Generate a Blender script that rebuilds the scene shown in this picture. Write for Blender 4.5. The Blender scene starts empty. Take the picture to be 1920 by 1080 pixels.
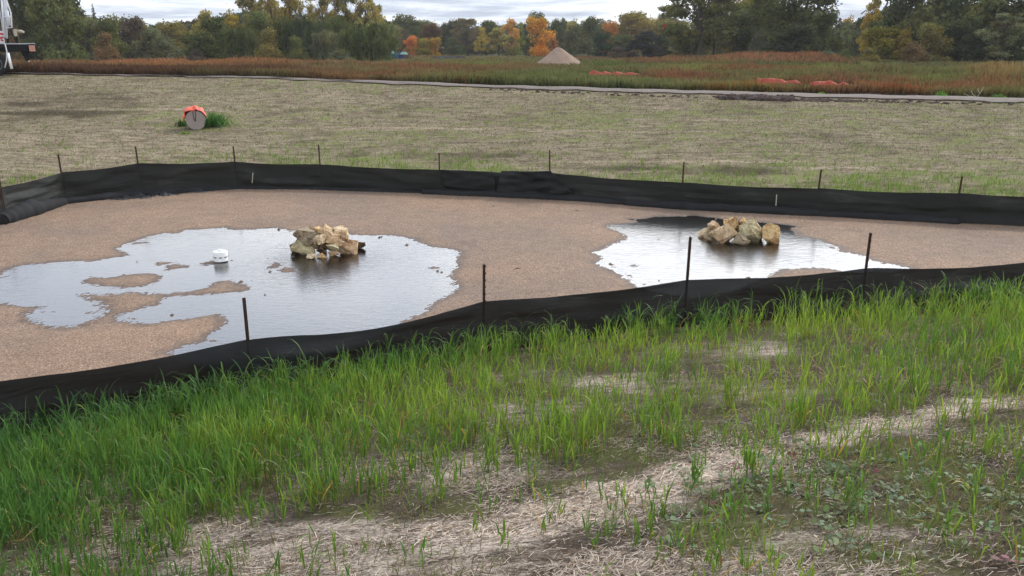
import bpy, bmesh, math, random
import numpy as np
from mathutils import Vector, Matrix, noise as mnoise

SC = bpy.context.scene
COL = SC.collection
rng = np.random.default_rng(7)
R = math.radians

# ------------------------------------------------------------------ camera, sky, sun, exposure
CZ = 3.6                       # eye height above the gravel basin floor (z = 0)
F = 1598.0                     # focal length in pixels of the 1920 wide picture
HOR = 80.0                     # picture row of the true horizon
PITCH = math.atan((540 - HOR) / F)
cam_data = bpy.data.cameras.new('camera')
cam_data.sensor_width = 36
cam_data.lens = 36 * F / 1920
cam_data.clip_start = 0.1
cam_data.clip_end = 5000
cam = bpy.data.objects.new('camera', cam_data)
cam.location = (0, 0, CZ)
cam.rotation_euler = (math.pi / 2 - PITCH, 0, 0)
COL.objects.link(cam)
SC.camera = cam

SUN_AZ = R(36)                 # to the right of the view direction (+Y)
SUN_EL = R(40)
sun_vec = Vector((math.sin(SUN_AZ) * math.cos(SUN_EL), math.cos(SUN_AZ) * math.cos(SUN_EL), math.sin(SUN_EL)))
sd = bpy.data.lights.new('sun', 'SUN')
sd.energy = 2.3
sd.angle = R(4)
sd.color = (1, 0.93, 0.83)
so = bpy.data.objects.new('sun', sd)
so.rotation_euler = sun_vec.to_track_quat('Z', 'Y').to_euler()
COL.objects.link(so)

SC.view_settings.view_transform = 'Standard'
SC.view_settings.look = 'None'
SC.view_settings.exposure = 0.0
SC.view_settings.gamma = 1
SC.cycles.max_bounces = 6
SC.cycles.transparent_max_bounces = 12
SC.cycles.sample_clamp_indirect = 6


class NT:
    """small helper for writing node trees"""
    def __init__(self, tree):
        self.t = tree
        tree.nodes.clear()

    def n(self, kind, **kw):
        nd = self.t.nodes.new(kind)
        for k, v in kw.items():
            setattr(nd, k, v)
        return nd

    def l(self, a, b):
        self.t.links.new(a, b)

    def setv(self, sock, v):
        if isinstance(v, bpy.types.NodeSocket):
            self.l(v, sock)
        else:
            if sock.type == 'RGBA' and not hasattr(v, '__len__'):
                v = (v, v, v, 1)
            elif sock.type == 'RGBA' and len(v) == 3:
                v = (*v, 1)
            sock.default_value = v

    def noise(self, vec, scale, detail=4, rough=0.55, dist=0.0, out='Fac'):
        nd = self.n('ShaderNodeTexNoise')
        if vec is not None:
            self.l(vec, nd.inputs['Vector'])
        nd.inputs['Scale'].default_value = scale
        nd.inputs['Detail'].default_value = detail
        nd.inputs['Roughness'].default_value = rough
        nd.inputs['Distortion'].default_value = dist
        return nd.outputs[out]

    def vor(self, vec, scale, feature='F1', out='Distance', rnd=1.0):
        nd = self.n('ShaderNodeTexVoronoi', feature=feature)
        if vec is not None:
            self.l(vec, nd.inputs['Vector'])
        nd.inputs['Scale'].default_value = scale
        nd.inputs['Randomness'].default_value = rnd
        return nd.outputs[out]

    def ramp(self, fac, stops, interp='LINEAR'):
        nd = self.n('ShaderNodeValToRGB')
        cr = nd.color_ramp
        cr.interpolation = interp
        while len(cr.elements) < len(stops):
            cr.elements.new(0.5)
        for e, (p, c) in zip(cr.elements, stops):
            e.position = p
            e.color = (c, c, c, 1) if not hasattr(c, '__len__') else (*c, 1)
        self.l(fac, nd.inputs[0])
        return nd.outputs[0]

    def mix(self, fac, a, b, mode='MIX'):
        nd = self.n('ShaderNodeMix', data_type='RGBA', blend_type=mode)
        self.setv(nd.inputs[0], fac)
        self.setv(nd.inputs[6], a)
        self.setv(nd.inputs[7], b)
        return nd.outputs[2]

    def m(self, op, a, b=0.0, c=None, clamp=False):
        nd = self.n('ShaderNodeMath', operation=op, use_clamp=clamp)
        self.setv(nd.inputs[0], a)
        self.setv(nd.inputs[1], b)
        if c is not None:
            self.setv(nd.inputs[2], c)
        return nd.outputs[0]

    def mapping(self, vec, scale=(1, 1, 1), rot=(0, 0, 0), loc=(0, 0, 0)):
        nd = self.n('ShaderNodeMapping')
        self.l(vec, nd.inputs[0])
        nd.inputs['Location'].default_value = loc
        nd.inputs['Rotation'].default_value = rot
        nd.inputs['Scale'].default_value = scale
        return nd.outputs[0]

    def bump(self, h, strength=0.5, dist=0.02):
        nd = self.n('ShaderNodeBump')
        nd.inputs['Strength'].default_value = strength
        nd.inputs['Distance'].default_value = dist
        self.l(h, nd.inputs['Height'])
        return nd.outputs[0]

    def attr(self, name, out='Color'):
        return self.n('ShaderNodeAttribute', attribute_name=name).outputs[out]


def build_world():
    w = bpy.data.worlds.new('World')
    SC.world = w
    w.use_nodes = True
    k = NT(w.node_tree)
    sky = k.n('ShaderNodeTexSky', sky_type='NISHITA', sun_disc=False)
    sky.sun_elevation = SUN_EL
    sky.sun_rotation = SUN_AZ
    co = k.n('ShaderNodeTexCoord').outputs['Generated']
    sep = k.n('ShaderNodeSeparateXYZ')
    k.l(co, sep.inputs[0])
    z = k.m('MAXIMUM', sep.outputs[2], 0.0)
    den = k.m('ADD', z, 0.06)
    comb = k.n('ShaderNodeCombineXYZ')
    k.l(k.m('DIVIDE', sep.outputs[0], den), comb.inputs[0])
    k.l(k.m('DIVIDE', sep.outputs[1], den), comb.inputs[1])
    n1 = k.noise(k.mapping(comb.outputs[0], scale=(1.0, 0.8, 1), loc=(3.1, 0, 0)), 0.28, 6, 0.52, 0.4)
    n2 = k.noise(k.mapping(comb.outputs[0], scale=(1, 1, 1), loc=(7.3, 2.1, 0)), 0.9, 5, 0.6, 0.3)
    nn = k.m('ADD', k.m('MULTIPLY', n1, 0.62), k.m('MULTIPLY', n2, 0.38))
    cloud = k.ramp(nn, [(0.38, (3.0, 3.6, 4.9)), (0.45, (4.6, 5.2, 6.3)), (0.50, (6.6, 7.1, 7.9)), (0.55, (8.8, 9.0, 9.3))])
    cover = k.ramp(nn, [(0.30, 0.55), (0.42, 0.95)])
    # bright side of the sky, round the veiled sun
    dot = k.n('ShaderNodeVectorMath', operation='DOT_PRODUCT')
    k.l(co, dot.inputs[0])
    dot.inputs[1].default_value = sun_vec
    glow = k.m('POWER', k.m('MAXIMUM', dot.outputs['Value'], 0.0), 5.0)
    lift = k.ramp(z, [(0.0, 0.0), (0.09, 0.08), (0.17, 0.75), (0.32, 0.9), (0.5, 0.05), (1.0, 0.0)])
    gain = k.m('ADD', 1.30, k.m('ADD', k.m('MULTIPLY', lift, 2.15), k.m('MULTIPLY', k.m('MULTIPLY', glow, 3.2), k.ramp(z, [(0.03, 0.0), (0.16, 1.0)]))))
    gcol = k.n('ShaderNodeCombineXYZ')
    for i in range(3):
        k.l(gain, gcol.inputs[i])
    cl = k.mix(1.0, cloud, gcol.outputs[0], 'MULTIPLY')
    col = k.mix(cover, sky.outputs[0], cl)
    bg = k.n('ShaderNodeBackground')
    bg.inputs[1].default_value = 0.10
    k.l(col, bg.inputs[0])
    out = k.n('ShaderNodeOutputWorld')
    k.l(bg.outputs[0], out.inputs[0])


build_world()

# ------------------------------------------------------------------ geometry helpers
CP, SP = math.cos(PITCH), math.sin(PITCH)


def ray(px, py):
    """world direction through a pixel of the 1920 wide picture, scaled so that dy = 1"""
    a = (px - 960) / F
    b = -(py - 540) / F
    dy = CP + b * SP
    dz = -SP + b * CP
    return a / dy, dz / dy


def at_z(px, py, z):
    ax, az = ray(px, py)
    d = (z - CZ) / az
    return ax * d, d


def at_y(px, py, y):
    ax, az = ray(px, py)
    return ax * y, CZ + az * y


def project(x, y, z):
    x = np.asarray(x, float)
    dy = np.maximum(np.asarray(y, float), 0.05)
    dz = np.asarray(z, float) - CZ
    depth = np.maximum(dy * CP - dz * SP, 0.05)
    up = dy * SP + dz * CP
    return 960 + F * x / depth, 540 - F * up / depth


def vnoise(x, y, scale, seed=0, octs=3):
    """vectorised value noise, 0..1"""
    x = np.asarray(x, float) * scale + seed * 17.13
    y = np.asarray(y, float) * scale - seed * 9.71
    tot = 0
    amp = 1.0
    s = 0

    def h(i, j):
        v = np.sin(i * 127.1 + j * 311.7 + seed * 74.7) * 43758.5453
        return v - np.floor(v)
    for _ in range(octs):
        xi, yi = np.floor(x), np.floor(y)
        fx, fy = x - xi, y - yi
        fx = fx * fx * (3 - 2 * fx)
        fy = fy * fy * (3 - 2 * fy)
        v = (h(xi, yi) * (1 - fx) + h(xi + 1, yi) * fx) * (1 - fy) + (h(xi, yi + 1) * (1 - fx) + h(xi + 1, yi + 1) * fx) * fy
        tot = tot + v * amp
        s += amp
        amp *= 0.5
        x = x * 2.03 + 5.1
        y = y * 2.03 + 1.7
    return tot / s


def poly_sd(X, Y, poly):
    """signed distance to a polygon, positive inside"""
    P = np.asarray(poly, float)
    Q = np.roll(P, -1, axis=0)
    best = np.full(X.shape, 1e9)
    inside = np.zeros(X.shape, bool)
    for (x0, y0), (x1, y1) in zip(P, Q):
        dx, dy = x1 - x0, y1 - y0
        L = dx * dx + dy * dy + 1e-12
        t = np.clip(((X - x0) * dx + (Y - y0) * dy) / L, 0, 1)
        d = (X - x0 - t * dx) ** 2 + (Y - y0 - t * dy) ** 2
        best = np.minimum(best, d)
        if abs(y1 - y0) > 1e-9:
            c = ((y0 > Y) != (y1 > Y)) & (X < (x1 - x0) * (Y - y0) / (y1 - y0) + x0)
            inside ^= c
    best = np.sqrt(best)
    return np.where(inside, best, -best)


def mesh_np(name, V, Fc, mats=None, smooth=False, colors=None, attrs=None):
    """V (n,3); Fc (m,k) array with k = 3 or 4"""
    V = np.ascontiguousarray(V, dtype=np.float32)
    Fc = np.ascontiguousarray(Fc, dtype=np.int32)
    me = bpy.data.meshes.new(name)
    me.vertices.add(len(V))
    me.vertices.foreach_set('co', V.ravel())
    k = Fc.shape[1]
    me.loops.add(Fc.size)
    me.loops.foreach_set('vertex_index', Fc.ravel())
    me.polygons.add(len(Fc))
    me.polygons.foreach_set('loop_start', np.arange(0, Fc.size, k, dtype=np.int32))
    if smooth:
        me.polygons.foreach_set('use_smooth', np.ones(len(Fc), dtype=bool))
    me.update(calc_edges=True)
    if colors is not None:
        c = np.ones((len(V), 4), dtype=np.float32)
        c[:, :colors.shape[1]] = colors
        a = me.color_attributes.new('col', 'FLOAT_COLOR', 'POINT')
        a.data.foreach_set('color', c.ravel())
    for an, av in (attrs or {}).items():
        a = me.attributes.new(an, 'FLOAT', 'POINT')
        a.data.foreach_set('value', np.ascontiguousarray(av, dtype=np.float32).ravel())
    for m in (mats or []):
        me.materials.append(m)
    return me


def link(name, me, parent=None, loc=None, label=None, cat=None, group=None, kind=None, color=None):
    o = bpy.data.objects.new(name, me)
    COL.objects.link(o)
    if parent is not None:
        o.parent = parent
    if loc is not None:
        o.location = loc
    if color is not None:
        o.color = (*color, 1) if len(color) == 3 else color
    if label:
        o['label'] = label
    if cat:
        o['category'] = cat
    if group:
        o['group'] = group
    if kind:
        o['kind'] = kind
    return o


def from_bm(name, bm, mat, parent=None, smooth=False, **kw):
    me = bpy.data.meshes.new(name)
    bmesh.ops.recalc_face_normals(bm, faces=bm.faces)
    bm.to_mesh(me)
    bm.free()
    if smooth:
        me.polygons.foreach_set('use_smooth', np.ones(len(me.polygons), dtype=bool))
    me.materials.append(mat)
    return link(name, me, parent, **kw)


def bm_box(bm, c, s, rot=None, bevel=0.0):
    M = Matrix.Translation(c) @ (rot.to_4x4() if rot is not None else Matrix.Identity(4)) @ Matrix.Diagonal((*s, 1))
    r = bmesh.ops.create_cube(bm, size=1, matrix=M)
    if bevel:
        es = list({e for v in r['verts'] for e in v.link_edges})
        bmesh.ops.bevel(bm, geom=es, offset=bevel, segments=2, affect='EDGES', profile=0.5)


def bm_tube(bm, pts, rad, seg=8, cap=True):
    pts = [Vector(p) for p in pts]
    if not hasattr(rad, '__len__'):
        rad = [rad] * len(pts)
    rings = []
    for i, p in enumerate(pts):
        t = (pts[min(i + 1, len(pts) - 1)] - pts[max(i - 1, 0)]).normalized()
        a = t.orthogonal().normalized() if i == 0 else (prev - t * prev.dot(t)).normalized()
        prev = a
        b = t.cross(a)
        rings.append([bm.verts.new(p + (a * math.cos(2 * math.pi * k / seg) + b * math.sin(2 * math.pi * k / seg)) * rad[i]) for k in range(seg)])
    for r0, r1 in zip(rings, rings[1:]):
        for k in range(seg):
            bm.faces.new((r0[k], r0[(k + 1) % seg], r1[(k + 1) % seg], r1[k]))
    if cap:
        bm.faces.new(rings[0][::-1])
        bm.faces.new(rings[-1])


def bm_lathe(bm, prof, seg=32, M=Matrix.Identity(4)):
    rings = []
    for r, z in prof:
        rings.append([bm.verts.new(M @ Vector((r * math.cos(2 * math.pi * k / seg), r * math.sin(2 * math.pi * k / seg), z))) for k in range(seg)])
    for r0, r1 in zip(rings, rings[1:]):
        for k in range(seg):
            bm.faces.new((r0[k], r0[(k + 1) % seg], r1[(k + 1) % seg], r1[k]))
    bm.faces.new(rings[0][::-1])
    bm.faces.new(rings[-1])


def empty(name, loc, label, cat, group=None, rz=0):
    o = bpy.data.objects.new(name, None)
    o.empty_display_size = 0.2
    o.location = loc
    o.rotation_euler = (0, 0, rz)
    COL.objects.link(o)
    o['label'] = label
    o['category'] = cat
    if group:
        o['group'] = group
    return o


# ------------------------------------------------------------------ materials
def new_mat(name):
    m = bpy.data.materials.new(name)
    m.use_nodes = True
    k = NT(m.node_tree)
    out = k.n('ShaderNodeOutputMaterial')
    return m, k, out


def principled(k, out, color, rough=0.8, spec=0.3, normal=None, metal=0.0, link_out=True):
    p = k.n('ShaderNodeBsdfPrincipled')
    k.setv(p.inputs['Base Color'], color)
    k.setv(p.inputs['Roughness'], rough)
    p.inputs['Specular IOR Level'].default_value = spec
    p.inputs['Metallic'].default_value = metal
    if normal is not None:
        k.l(normal, p.inputs['Normal'])
    if link_out:
        k.l(p.outputs[0], out.inputs[0])
    return p


def objco(k):
    return k.n('ShaderNodeTexCoord').outputs['Object']


def simple_mat(name, color, rough=0.6, spec=0.4, var=0.15, scale=8, metal=0.0, bump=0.0):
    m, k, out = new_mat(name)
    co = objco(k)
    n = k.noise(co, scale, 5, 0.6)
    c = k.mix(1.0, color, k.ramp(n, [(0.25, 1 - var), (0.75, 1 + var)]), 'MULTIPLY')
    nm = k.bump(k.noise(co, scale * 6, 4), bump, 0.01) if bump else None
    principled(k, out, c, rough, spec, nm, metal)
    return m


def leaf_mat(name, attr='col', use_obj=False, transl=0.35, rough=0.5, spec=0.35, gain=1.0):
    m, k, out = new_mat(name)
    if use_obj:
        oi = k.n('ShaderNodeObjectInfo')
        base = k.mix(1.0, k.mix(1.0, oi.outputs['Color'], (1.2, 1.2, 1.15), 'MULTIPLY'), k.attr('col'), 'MULTIPLY')
        n = k.noise(objco(k), 0.22, 3)
        hs = k.n('ShaderNodeHueSaturation')
        k.l(k.m('ADD', 0.47, k.m('MULTIPLY', n, 0.06)), hs.inputs['Hue'])
        hs.inputs['Saturation'].default_value = 1.0
        k.l(base, hs.inputs['Color'])
        base = hs.outputs[0]
    else:
        base = k.attr(attr)
    p = principled(k, out, base, rough, spec, link_out=False)
    t = k.n('ShaderNodeBsdfTranslucent')
    tc = k.mix(1.0, base, (1.35, 1.45, 0.75), 'MULTIPLY')
    k.l(tc, t.inputs[0])
    ms = k.n('ShaderNodeMixShader')
    ms.inputs[0].default_value = transl
    k.l(p.outputs[0], ms.inputs[1])
    k.l(t.outputs[0], ms.inputs[2])
    k.l(ms.outputs[0], out.inputs[0])
    return m


def mat_gravel():
    m, k, out = new_mat('pea_gravel')
    co = objco(k)
    v = k.n('ShaderNodeTexVoronoi', feature='F1')
    k.l(co, v.inputs['Vector'])
    v.inputs['Scale'].default_value = 100
    cell = v.outputs['Color']
    sepc = k.n('ShaderNodeSeparateColor')
    k.l(cell, sepc.inputs[0])
    stone = k.ramp(sepc.outputs[0], [(0.0, (0.085, 0.055, 0.038)), (0.15, (0.155, 0.102, 0.070)), (0.5, (0.246, 0.163, 0.110)), (0.8, (0.280, 0.193, 0.134)), (1.0, (0.42, 0.33, 0.25))])
    big = k.noise(co, 0.35, 4, 0.6)
    mid = k.noise(co, 3.0, 4, 0.65)
    stone = k.mix(1.0, stone, k.ramp(big, [(0.35, (0.86, 0.87, 0.90)), (0.65, (1.14, 1.07, 0.98))]), 'MULTIPLY')
    stone = k.mix(1.0, stone, k.ramp(mid, [(0.3, 0.86), (0.7, 1.12)]), 'MULTIPLY')
    fine = k.noise(co, 26, 3, 0.7)
    stone = k.mix(1.0, stone, k.ramp(fine, [(0.34, 0.76), (0.5, 1.0), (0.68, 1.14)]), 'MULTIPLY')
    wet = k.attr('wet', 'Fac')
    col = k.mix(wet, stone, k.mix(1.0, stone, (0.22, 0.20, 0.19), 'MULTIPLY'))
    h = k.m('SUBTRACT', 1.0, v.outputs['Distance'])
    nm = k.bump(h, 0.7, 0.012)
    rg = k.m('SUBTRACT', 0.85, k.m('MULTIPLY', wet, 0.35))
    principled(k, out, col, rg, 0.35, nm)
    return m


def mat_water():
    m, k, out = new_mat('puddle_water')
    co = objco(k)
    n1 = k.noise(k.mapping(co, scale=(1, 2.2, 1), rot=(0, 0, 0.2)), 5.5, 4, 0.58, 0.9)
    n2 = k.noise(co, 38, 3, 0.6, 0.4)
    rip = k.attr('ripple', 'Fac')
    calm = k.noise(co, 0.9, 3, 0.5)
    h = k.m('ADD', n1, k.m('MULTIPLY', n2, k.m('ADD', 0.08, k.m('MULTIPLY', rip, 0.25))))
    b = k.n('ShaderNodeBump')
    k.l(k.m('ADD', 0.07, k.m('ADD', k.m('MULTIPLY', calm, 0.18), k.m('MULTIPLY', rip, 0.45))), b.inputs['Strength'])
    b.inputs['Distance'].default_value = 0.02
    k.l(h, b.inputs['Height'])
    g = k.n('ShaderNodeBsdfGlossy')
    g.inputs['Roughness'].default_value = 0.11
    g.inputs['Color'].default_value = (1.0, 0.97, 0.94, 1)
    k.l(b.outputs[0], g.inputs['Normal'])
    t = k.n('ShaderNodeBsdfTransparent')
    t.inputs['Color'].default_value = (0.62, 0.60, 0.56, 1)
    fr = k.n('ShaderNodeFresnel')
    fr.inputs['IOR'].default_value = 2.1
    k.l(b.outputs[0], fr.inputs['Normal'])
    ms = k.n('ShaderNodeMixShader')
    k.l(fr.outputs[0], ms.inputs[0])
    k.l(t.outputs[0], ms.inputs[1])
    k.l(g.outputs[0], ms.inputs[2])
    k.l(ms.outputs[0], out.inputs[0])
    return m


def mat_straw(name, dark, mid, light, scale=1.0, green=(0.10, 0.12, 0.035), mat_dir=0.45, bump=0.6):
    m, k, out = new_mat(name)
    co = objco(k)
    n_big = k.noise(co, 0.9 * scale, 4, 0.6)
    fib = k.noise(k.mapping(co, scale=(1, 3.2, 1), rot=(0, 0, mat_dir)), 26 * scale, 5, 0.72, 0.8)
    fib2 = k.noise(co, 70 * scale, 4, 0.7, 0.5)
    f = k.m('ADD', k.m('MULTIPLY', fib, 0.6), k.m('MULTIPLY', fib2, 0.4))
    mids = k.noise(k.mapping(co, scale=(0.6, 1.5, 1)), 5.5 * scale, 5, 0.7, 0.4)
    straw = k.ramp(k.m('ADD', f, k.m('MULTIPLY', k.m('SUBTRACT', mids, 0.5), 0.45)), [(0.42, dark), (0.49, mid), (0.58, light)])
    soil = k.ramp(fib2, [(0.3, tuple(c * 0.55 for c in dark)), (0.7, tuple(c * 1.5 for c in dark))])
    tint = k.attr('col')
    sep = k.n('ShaderNodeSeparateColor')
    k.l(tint, sep.inputs[0])
    # r = bare soil, g = green growth, b = brightness
    patch = k.m('ADD', sep.outputs[0], k.m('MULTIPLY', k.m('SUBTRACT', n_big, 0.5), 1.5), clamp=True)
    patch = k.ramp(patch, [(0.35, 0.0), (0.62, 0.85)])
    c = k.mix(patch, straw, soil)
    n_g = k.noise(co, 3.2 * scale, 5, 0.65)
    gm = k.ramp(k.m('ADD', sep.outputs[1], k.m('MULTIPLY', k.m('SUBTRACT', n_g, 0.5), 1.4)), [(0.36, 0.0), (0.66, 0.85)])
    gc = k.mix(fib, tuple(c * 0.45 for c in green), tuple(min(1, c * 1.7) for c in green))
    c = k.mix(gm, c, gc)
    br = k.n('ShaderNodeCombineColor')
    for i in range(3):
        k.l(k.m('MULTIPLY', sep.outputs[2], 2.0), br.inputs[i])
    c = k.mix(1.0, c, br.outputs[0], 'MULTIPLY')
    nm = k.bump(f, bump, 0.03)
    principled(k, out, c, 1.0, 0.03, nm)
    return m


def mat_fabric():
    m, k, out = new_mat('silt_fence_fabric')
    co = objco(k)
    weave = k.n('ShaderNodeTexWave', wave_type='BANDS', bands_direction='Z')
    k.l(co, weave.inputs[0])
    weave.inputs['Scale'].default_value = 60
    weave.inputs['Distortion'].default_value = 1
    n = k.noise(k.mapping(co, scale=(0.6, 0.6, 3.0)), 2.2, 4, 0.6, 0.8)
    dust_sheen = k.noise(k.mapping(co, scale=(0.5, 0.5, 2)), 1.1, 5, 0.65)
    c = k.ramp(dust_sheen, [(0.42, (0.006, 0.0065, 0.0065)), (0.58, (0.013, 0.0135, 0.013)), (0.72, (0.048, 0.048, 0.046))])  # palest tone is dust and also painted fold highlights and sheen
    h = k.m('ADD', k.m('MULTIPLY', n, 1.0), k.m('MULTIPLY', weave.outputs['Fac'], 0.03))
    nm = k.bump(h, 0.8, 0.07)
    p = principled(k, out, c, 0.52, 0.28, nm, link_out=False)
    t = k.n('ShaderNodeBsdfTransparent')
    ms = k.n('ShaderNodeMixShader')
    ms.inputs[0].default_value = 0.02
    k.l(p.outputs[0], ms.inputs[1])
    k.l(t.outputs[0], ms.inputs[2])
    k.l(ms.outputs[0], out.inputs[0])
    return m


def mat_rock():
    m, k, out = new_mat('limestone')
    co = objco(k)
    oi = k.n('ShaderNodeObjectInfo')
    off = k.n('ShaderNodeVectorMath', operation='ADD')
    k.l(co, off.inputs[0])
    rn = k.n('ShaderNodeCombineXYZ')
    k.l(k.m('MULTIPLY', oi.outputs['Random'], 40), rn.inputs[0])
    k.l(rn.outputs[0], off.inputs[1])
    v = off.outputs[0]
    n1 = k.noise(v, 6, 6, 0.65, 0.6)
    n2 = k.noise(v, 30, 5, 0.7)
    st = k.ramp(n1, [(0.34, (0.42, 0.29, 0.19)), (0.46, (0.92, 0.82, 0.66)), (0.60, (1.05, 1.0, 0.88)), (0.75, (1.3, 1.25, 1.12))])
    c = k.mix(1.0, oi.outputs['Color'], st, 'MULTIPLY')
    c = k.mix(1.0, c, k.ramp(n2, [(0.34, 0.50), (0.5, 1.0), (0.68, 1.18)]), 'MULTIPLY')
    h = k.m('ADD', k.m('MULTIPLY', n1, 0.7), k.m('MULTIPLY', n2, 0.4))
    principled(k, out, c, 0.88, 0.25, k.bump(h, 0.75, 0.03))
    return m


M = {}
M['gravel'] = mat_gravel()
M['water'] = mat_water()
M['slope'] = mat_straw('straw_blanket_slope', (0.06, 0.045, 0.034), (0.18, 0.145, 0.115), (0.42, 0.35, 0.29), 1.0, (0.09, 0.10, 0.03))
M['field'] = mat_straw('straw_blanket_field', (0.070, 0.055, 0.036), (0.178, 0.142, 0.095), (0.31, 0.257, 0.18), 0.42, (0.16, 0.18, 0.06), mat_dir=-0.1, bump=0.9)
M['fabric'] = mat_fabric()
M['rock'] = mat_rock()
M['rust'] = simple_mat('rusty_steel', (0.055, 0.028, 0.018), 0.75, 0.3, 0.45, 25, bump=0.3)
M['pvc'] = simple_mat('white_pvc', (0.78, 0.79, 0.78), 0.35, 0.5, 0.05, 6)
M['concrete'] = simple_mat('grey_pipe_cover', (0.27, 0.225, 0.205), 0.8, 0.2, 0.10, 5, bump=0.2)
M['darkpipe'] = simple_mat('dark_ribbed_pipe', (0.03, 0.03, 0.03), 0.6, 0.3)
M['orange'] = simple_mat('orange_mesh_plastic', (0.66, 0.085, 0.04), 0.5, 0.4, 0.25, 9)
M['plastic'] = simple_mat('black_plastic_sheet', (0.022, 0.022, 0.024), 0.32, 0.5, 0.3, 4)
M['roll'] = simple_mat('black_geotextile_roll', (0.018, 0.018, 0.019), 0.85, 0.2, 0.3, 4, bump=0.4)
M['tag'] = simple_mat('pale_wood_lath', (0.45, 0.41, 0.34), 0.8, 0.2)
M['leaf'] = leaf_mat('blade', spec=0.25)
M['meadow'] = leaf_mat('meadow_plants', transl=0.2, rough=0.9, spec=0.05)
M['crown'] = leaf_mat('crown_leaves', use_obj=True, transl=0.25, rough=0.95, spec=0.0)
M['straws'] = leaf_mat('straw_fibres', transl=0.1, rough=0.9, spec=0.05)
M['bark'] = simple_mat('bark', (0.075, 0.062, 0.05), 0.9, 0.1, 0.3, 2)
M['path'] = simple_mat('gravel_path', (0.185, 0.155, 0.135), 0.95, 0.1, 0.18, 5, bump=0.4)
M['soil'] = simple_mat('dark_soil', (0.075, 0.055, 0.048), 0.95, 0.1, 0.4, 3, bump=0.5)
M['pilegravel'] = simple_mat('pile_gravel', (0.26, 0.185, 0.14), 0.95, 0.1, 0.18, 1.2, bump=0.5)
M['whitepaint'] = simple_mat('white_paint', (0.62, 0.63, 0.66), 0.4, 0.5, 0.08, 3)
M['greypaint'] = simple_mat('grey_tank_paint', (0.50, 0.52, 0.58), 0.4, 0.5, 0.06, 1)
M['blacksteel'] = simple_mat('black_steel', (0.012, 0.012, 0.013), 0.75, 0.15, 0.3, 3)
M['redpaint'] = simple_mat('red_decal', (0.45, 0.03, 0.03), 0.5, 0.4)
M['lens'] = simple_mat('lamp_lens', (0.42, 0.20, 0.14), 0.3, 0.5)
M['rubber'] = simple_mat('tyre_rubber', (0.02, 0.02, 0.02), 0.8, 0.2, 0.3, 8)
M['beige'] = simple_mat('beige_fitting', (0.42, 0.38, 0.29), 0.6, 0.3)
M['teal'] = simple_mat('teal_plastic', (0.02, 0.22, 0.26), 0.5, 0.4)
M['tealroof'] = simple_mat('pale_teal_roof', (0.10, 0.26, 0.25), 0.5, 0.4)
M['blue'] = simple_mat('blue_plastic', (0.02, 0.05, 0.25), 0.5, 0.4)
M['stick'] = simple_mat('twig_bark', (0.06, 0.045, 0.035), 0.9, 0.1)
M['pebble'] = simple_mat('white_stone', (0.7, 0.68, 0.62), 0.7, 0.3)

# ------------------------------------------------------------------ plan of the site (traced, then laid on the basin floor)
BACK = [  # picture x, fabric base row, fabric top row, stake top row (None = no stake seen)
    (12, 420, 352, 323), (124, 384, 323, 290), (267, 367, 306, 275), (445, 356, 303, 275), (603, 357, 308, 271),
    (825, 366, 318, 287), (1031, 374, 324, 281), (1277, 392, 342, 304), (1528, 405, 353, 318), (1788, 420, 362, 331)]
NEAR_TOP = [(465, 637, 560), (907, 565, 496), (1287, 525, 445), (1624, 503, 437)]
FH = 0.68
back_pts = []
for px, yb, yt, ys in BACK:
    x, y = at_z(px, yb, 0.0)
    back_pts.append((x, y, at_y(px, yt, y)[1], at_y(px, ys, y)[1]))
near_pts = []
for px, yt, ys in NEAR_TOP:
    x, y = at_z(px, yt, FH)
    near_pts.append((x, y, FH, at_y(px, ys, y)[1]))
xl, yl = at_z(0, 712, FH)
x5, y5 = near_pts[0][:2]
dl = Vector((xl - x5, yl - y5)).normalized() * 2.6
near_all = [(x5 + 2 * dl.x - 0.9, y5 + 2 * dl.y + 0.1, FH, 1.15), (x5 + dl.x, y5 + dl.y, FH, 1.15)] + near_pts
xr, yr = at_z(1920, 490, FH)
x8, y8 = near_pts[-1][:2]
dr = Vector((xr - x8, yr - y8)).normalized() * 2.6
near_all += [(x8 + dr.x, y8 + dr.y, FH, 1.1), (x8 + 2 * dr.x + 0.2, y8 + 2 * dr.y + 0.5, FH, 1.1)]
bx, by = back_pts[0][:2]
back_all = [(bx - 1.6, by - 4.6, FH, 1.1), (bx - 0.9, by - 2.4, FH, 1.1)] + back_pts
ex, ey = at_z(1960, 432, 0)
back_all += [(back_pts[-1][0] + 2.3, back_pts[-1][1] - 0.75, FH, 1.1), (back_pts[-1][0] + 4.4, back_pts[-1][1] - 2.2, FH, 1.1)]
BASIN = [p[:2] for p in near_all] + [(13.2, 13.7)] + [p[:2] for p in back_all[::-1]]

PATH_PX = [(-500, 137, 48), (0, 139, 46), (480, 147, 44), (960, 165, 41), (1440, 178, 38.5), (1920, 190, 37), (2500, 205, 36)]
pu = np.array([(p[0] - 960) / F for p in PATH_PX])       # tan of azimuth (near enough)
pd = np.array([p[2] for p in PATH_PX], float)
pz = np.array([at_y(p[0], p[1], p[2])[1] for p in PATH_PX])
pu = np.array([ray(p[0], p[1])[0] for p in PATH_PX])
bu = np.array([p[0] / p[1] for p in back_pts])
bd = np.array([p[1] for p in back_pts])
nx0, ny0 = near_pts[0][:2]
nx1, ny1 = near_pts[-1][:2]
nd_ = Vector((nx1 - nx0, ny1 - ny0)).normalized()
near_x = np.array([p[0] for p in near_all])
near_y = np.array([p[1] for p in near_all])


def near_s(x, y):
    """distance to the camera's side of the near fence"""
    return (np.interp(x, near_x, near_y) - y) * abs(nd_.x)


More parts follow.
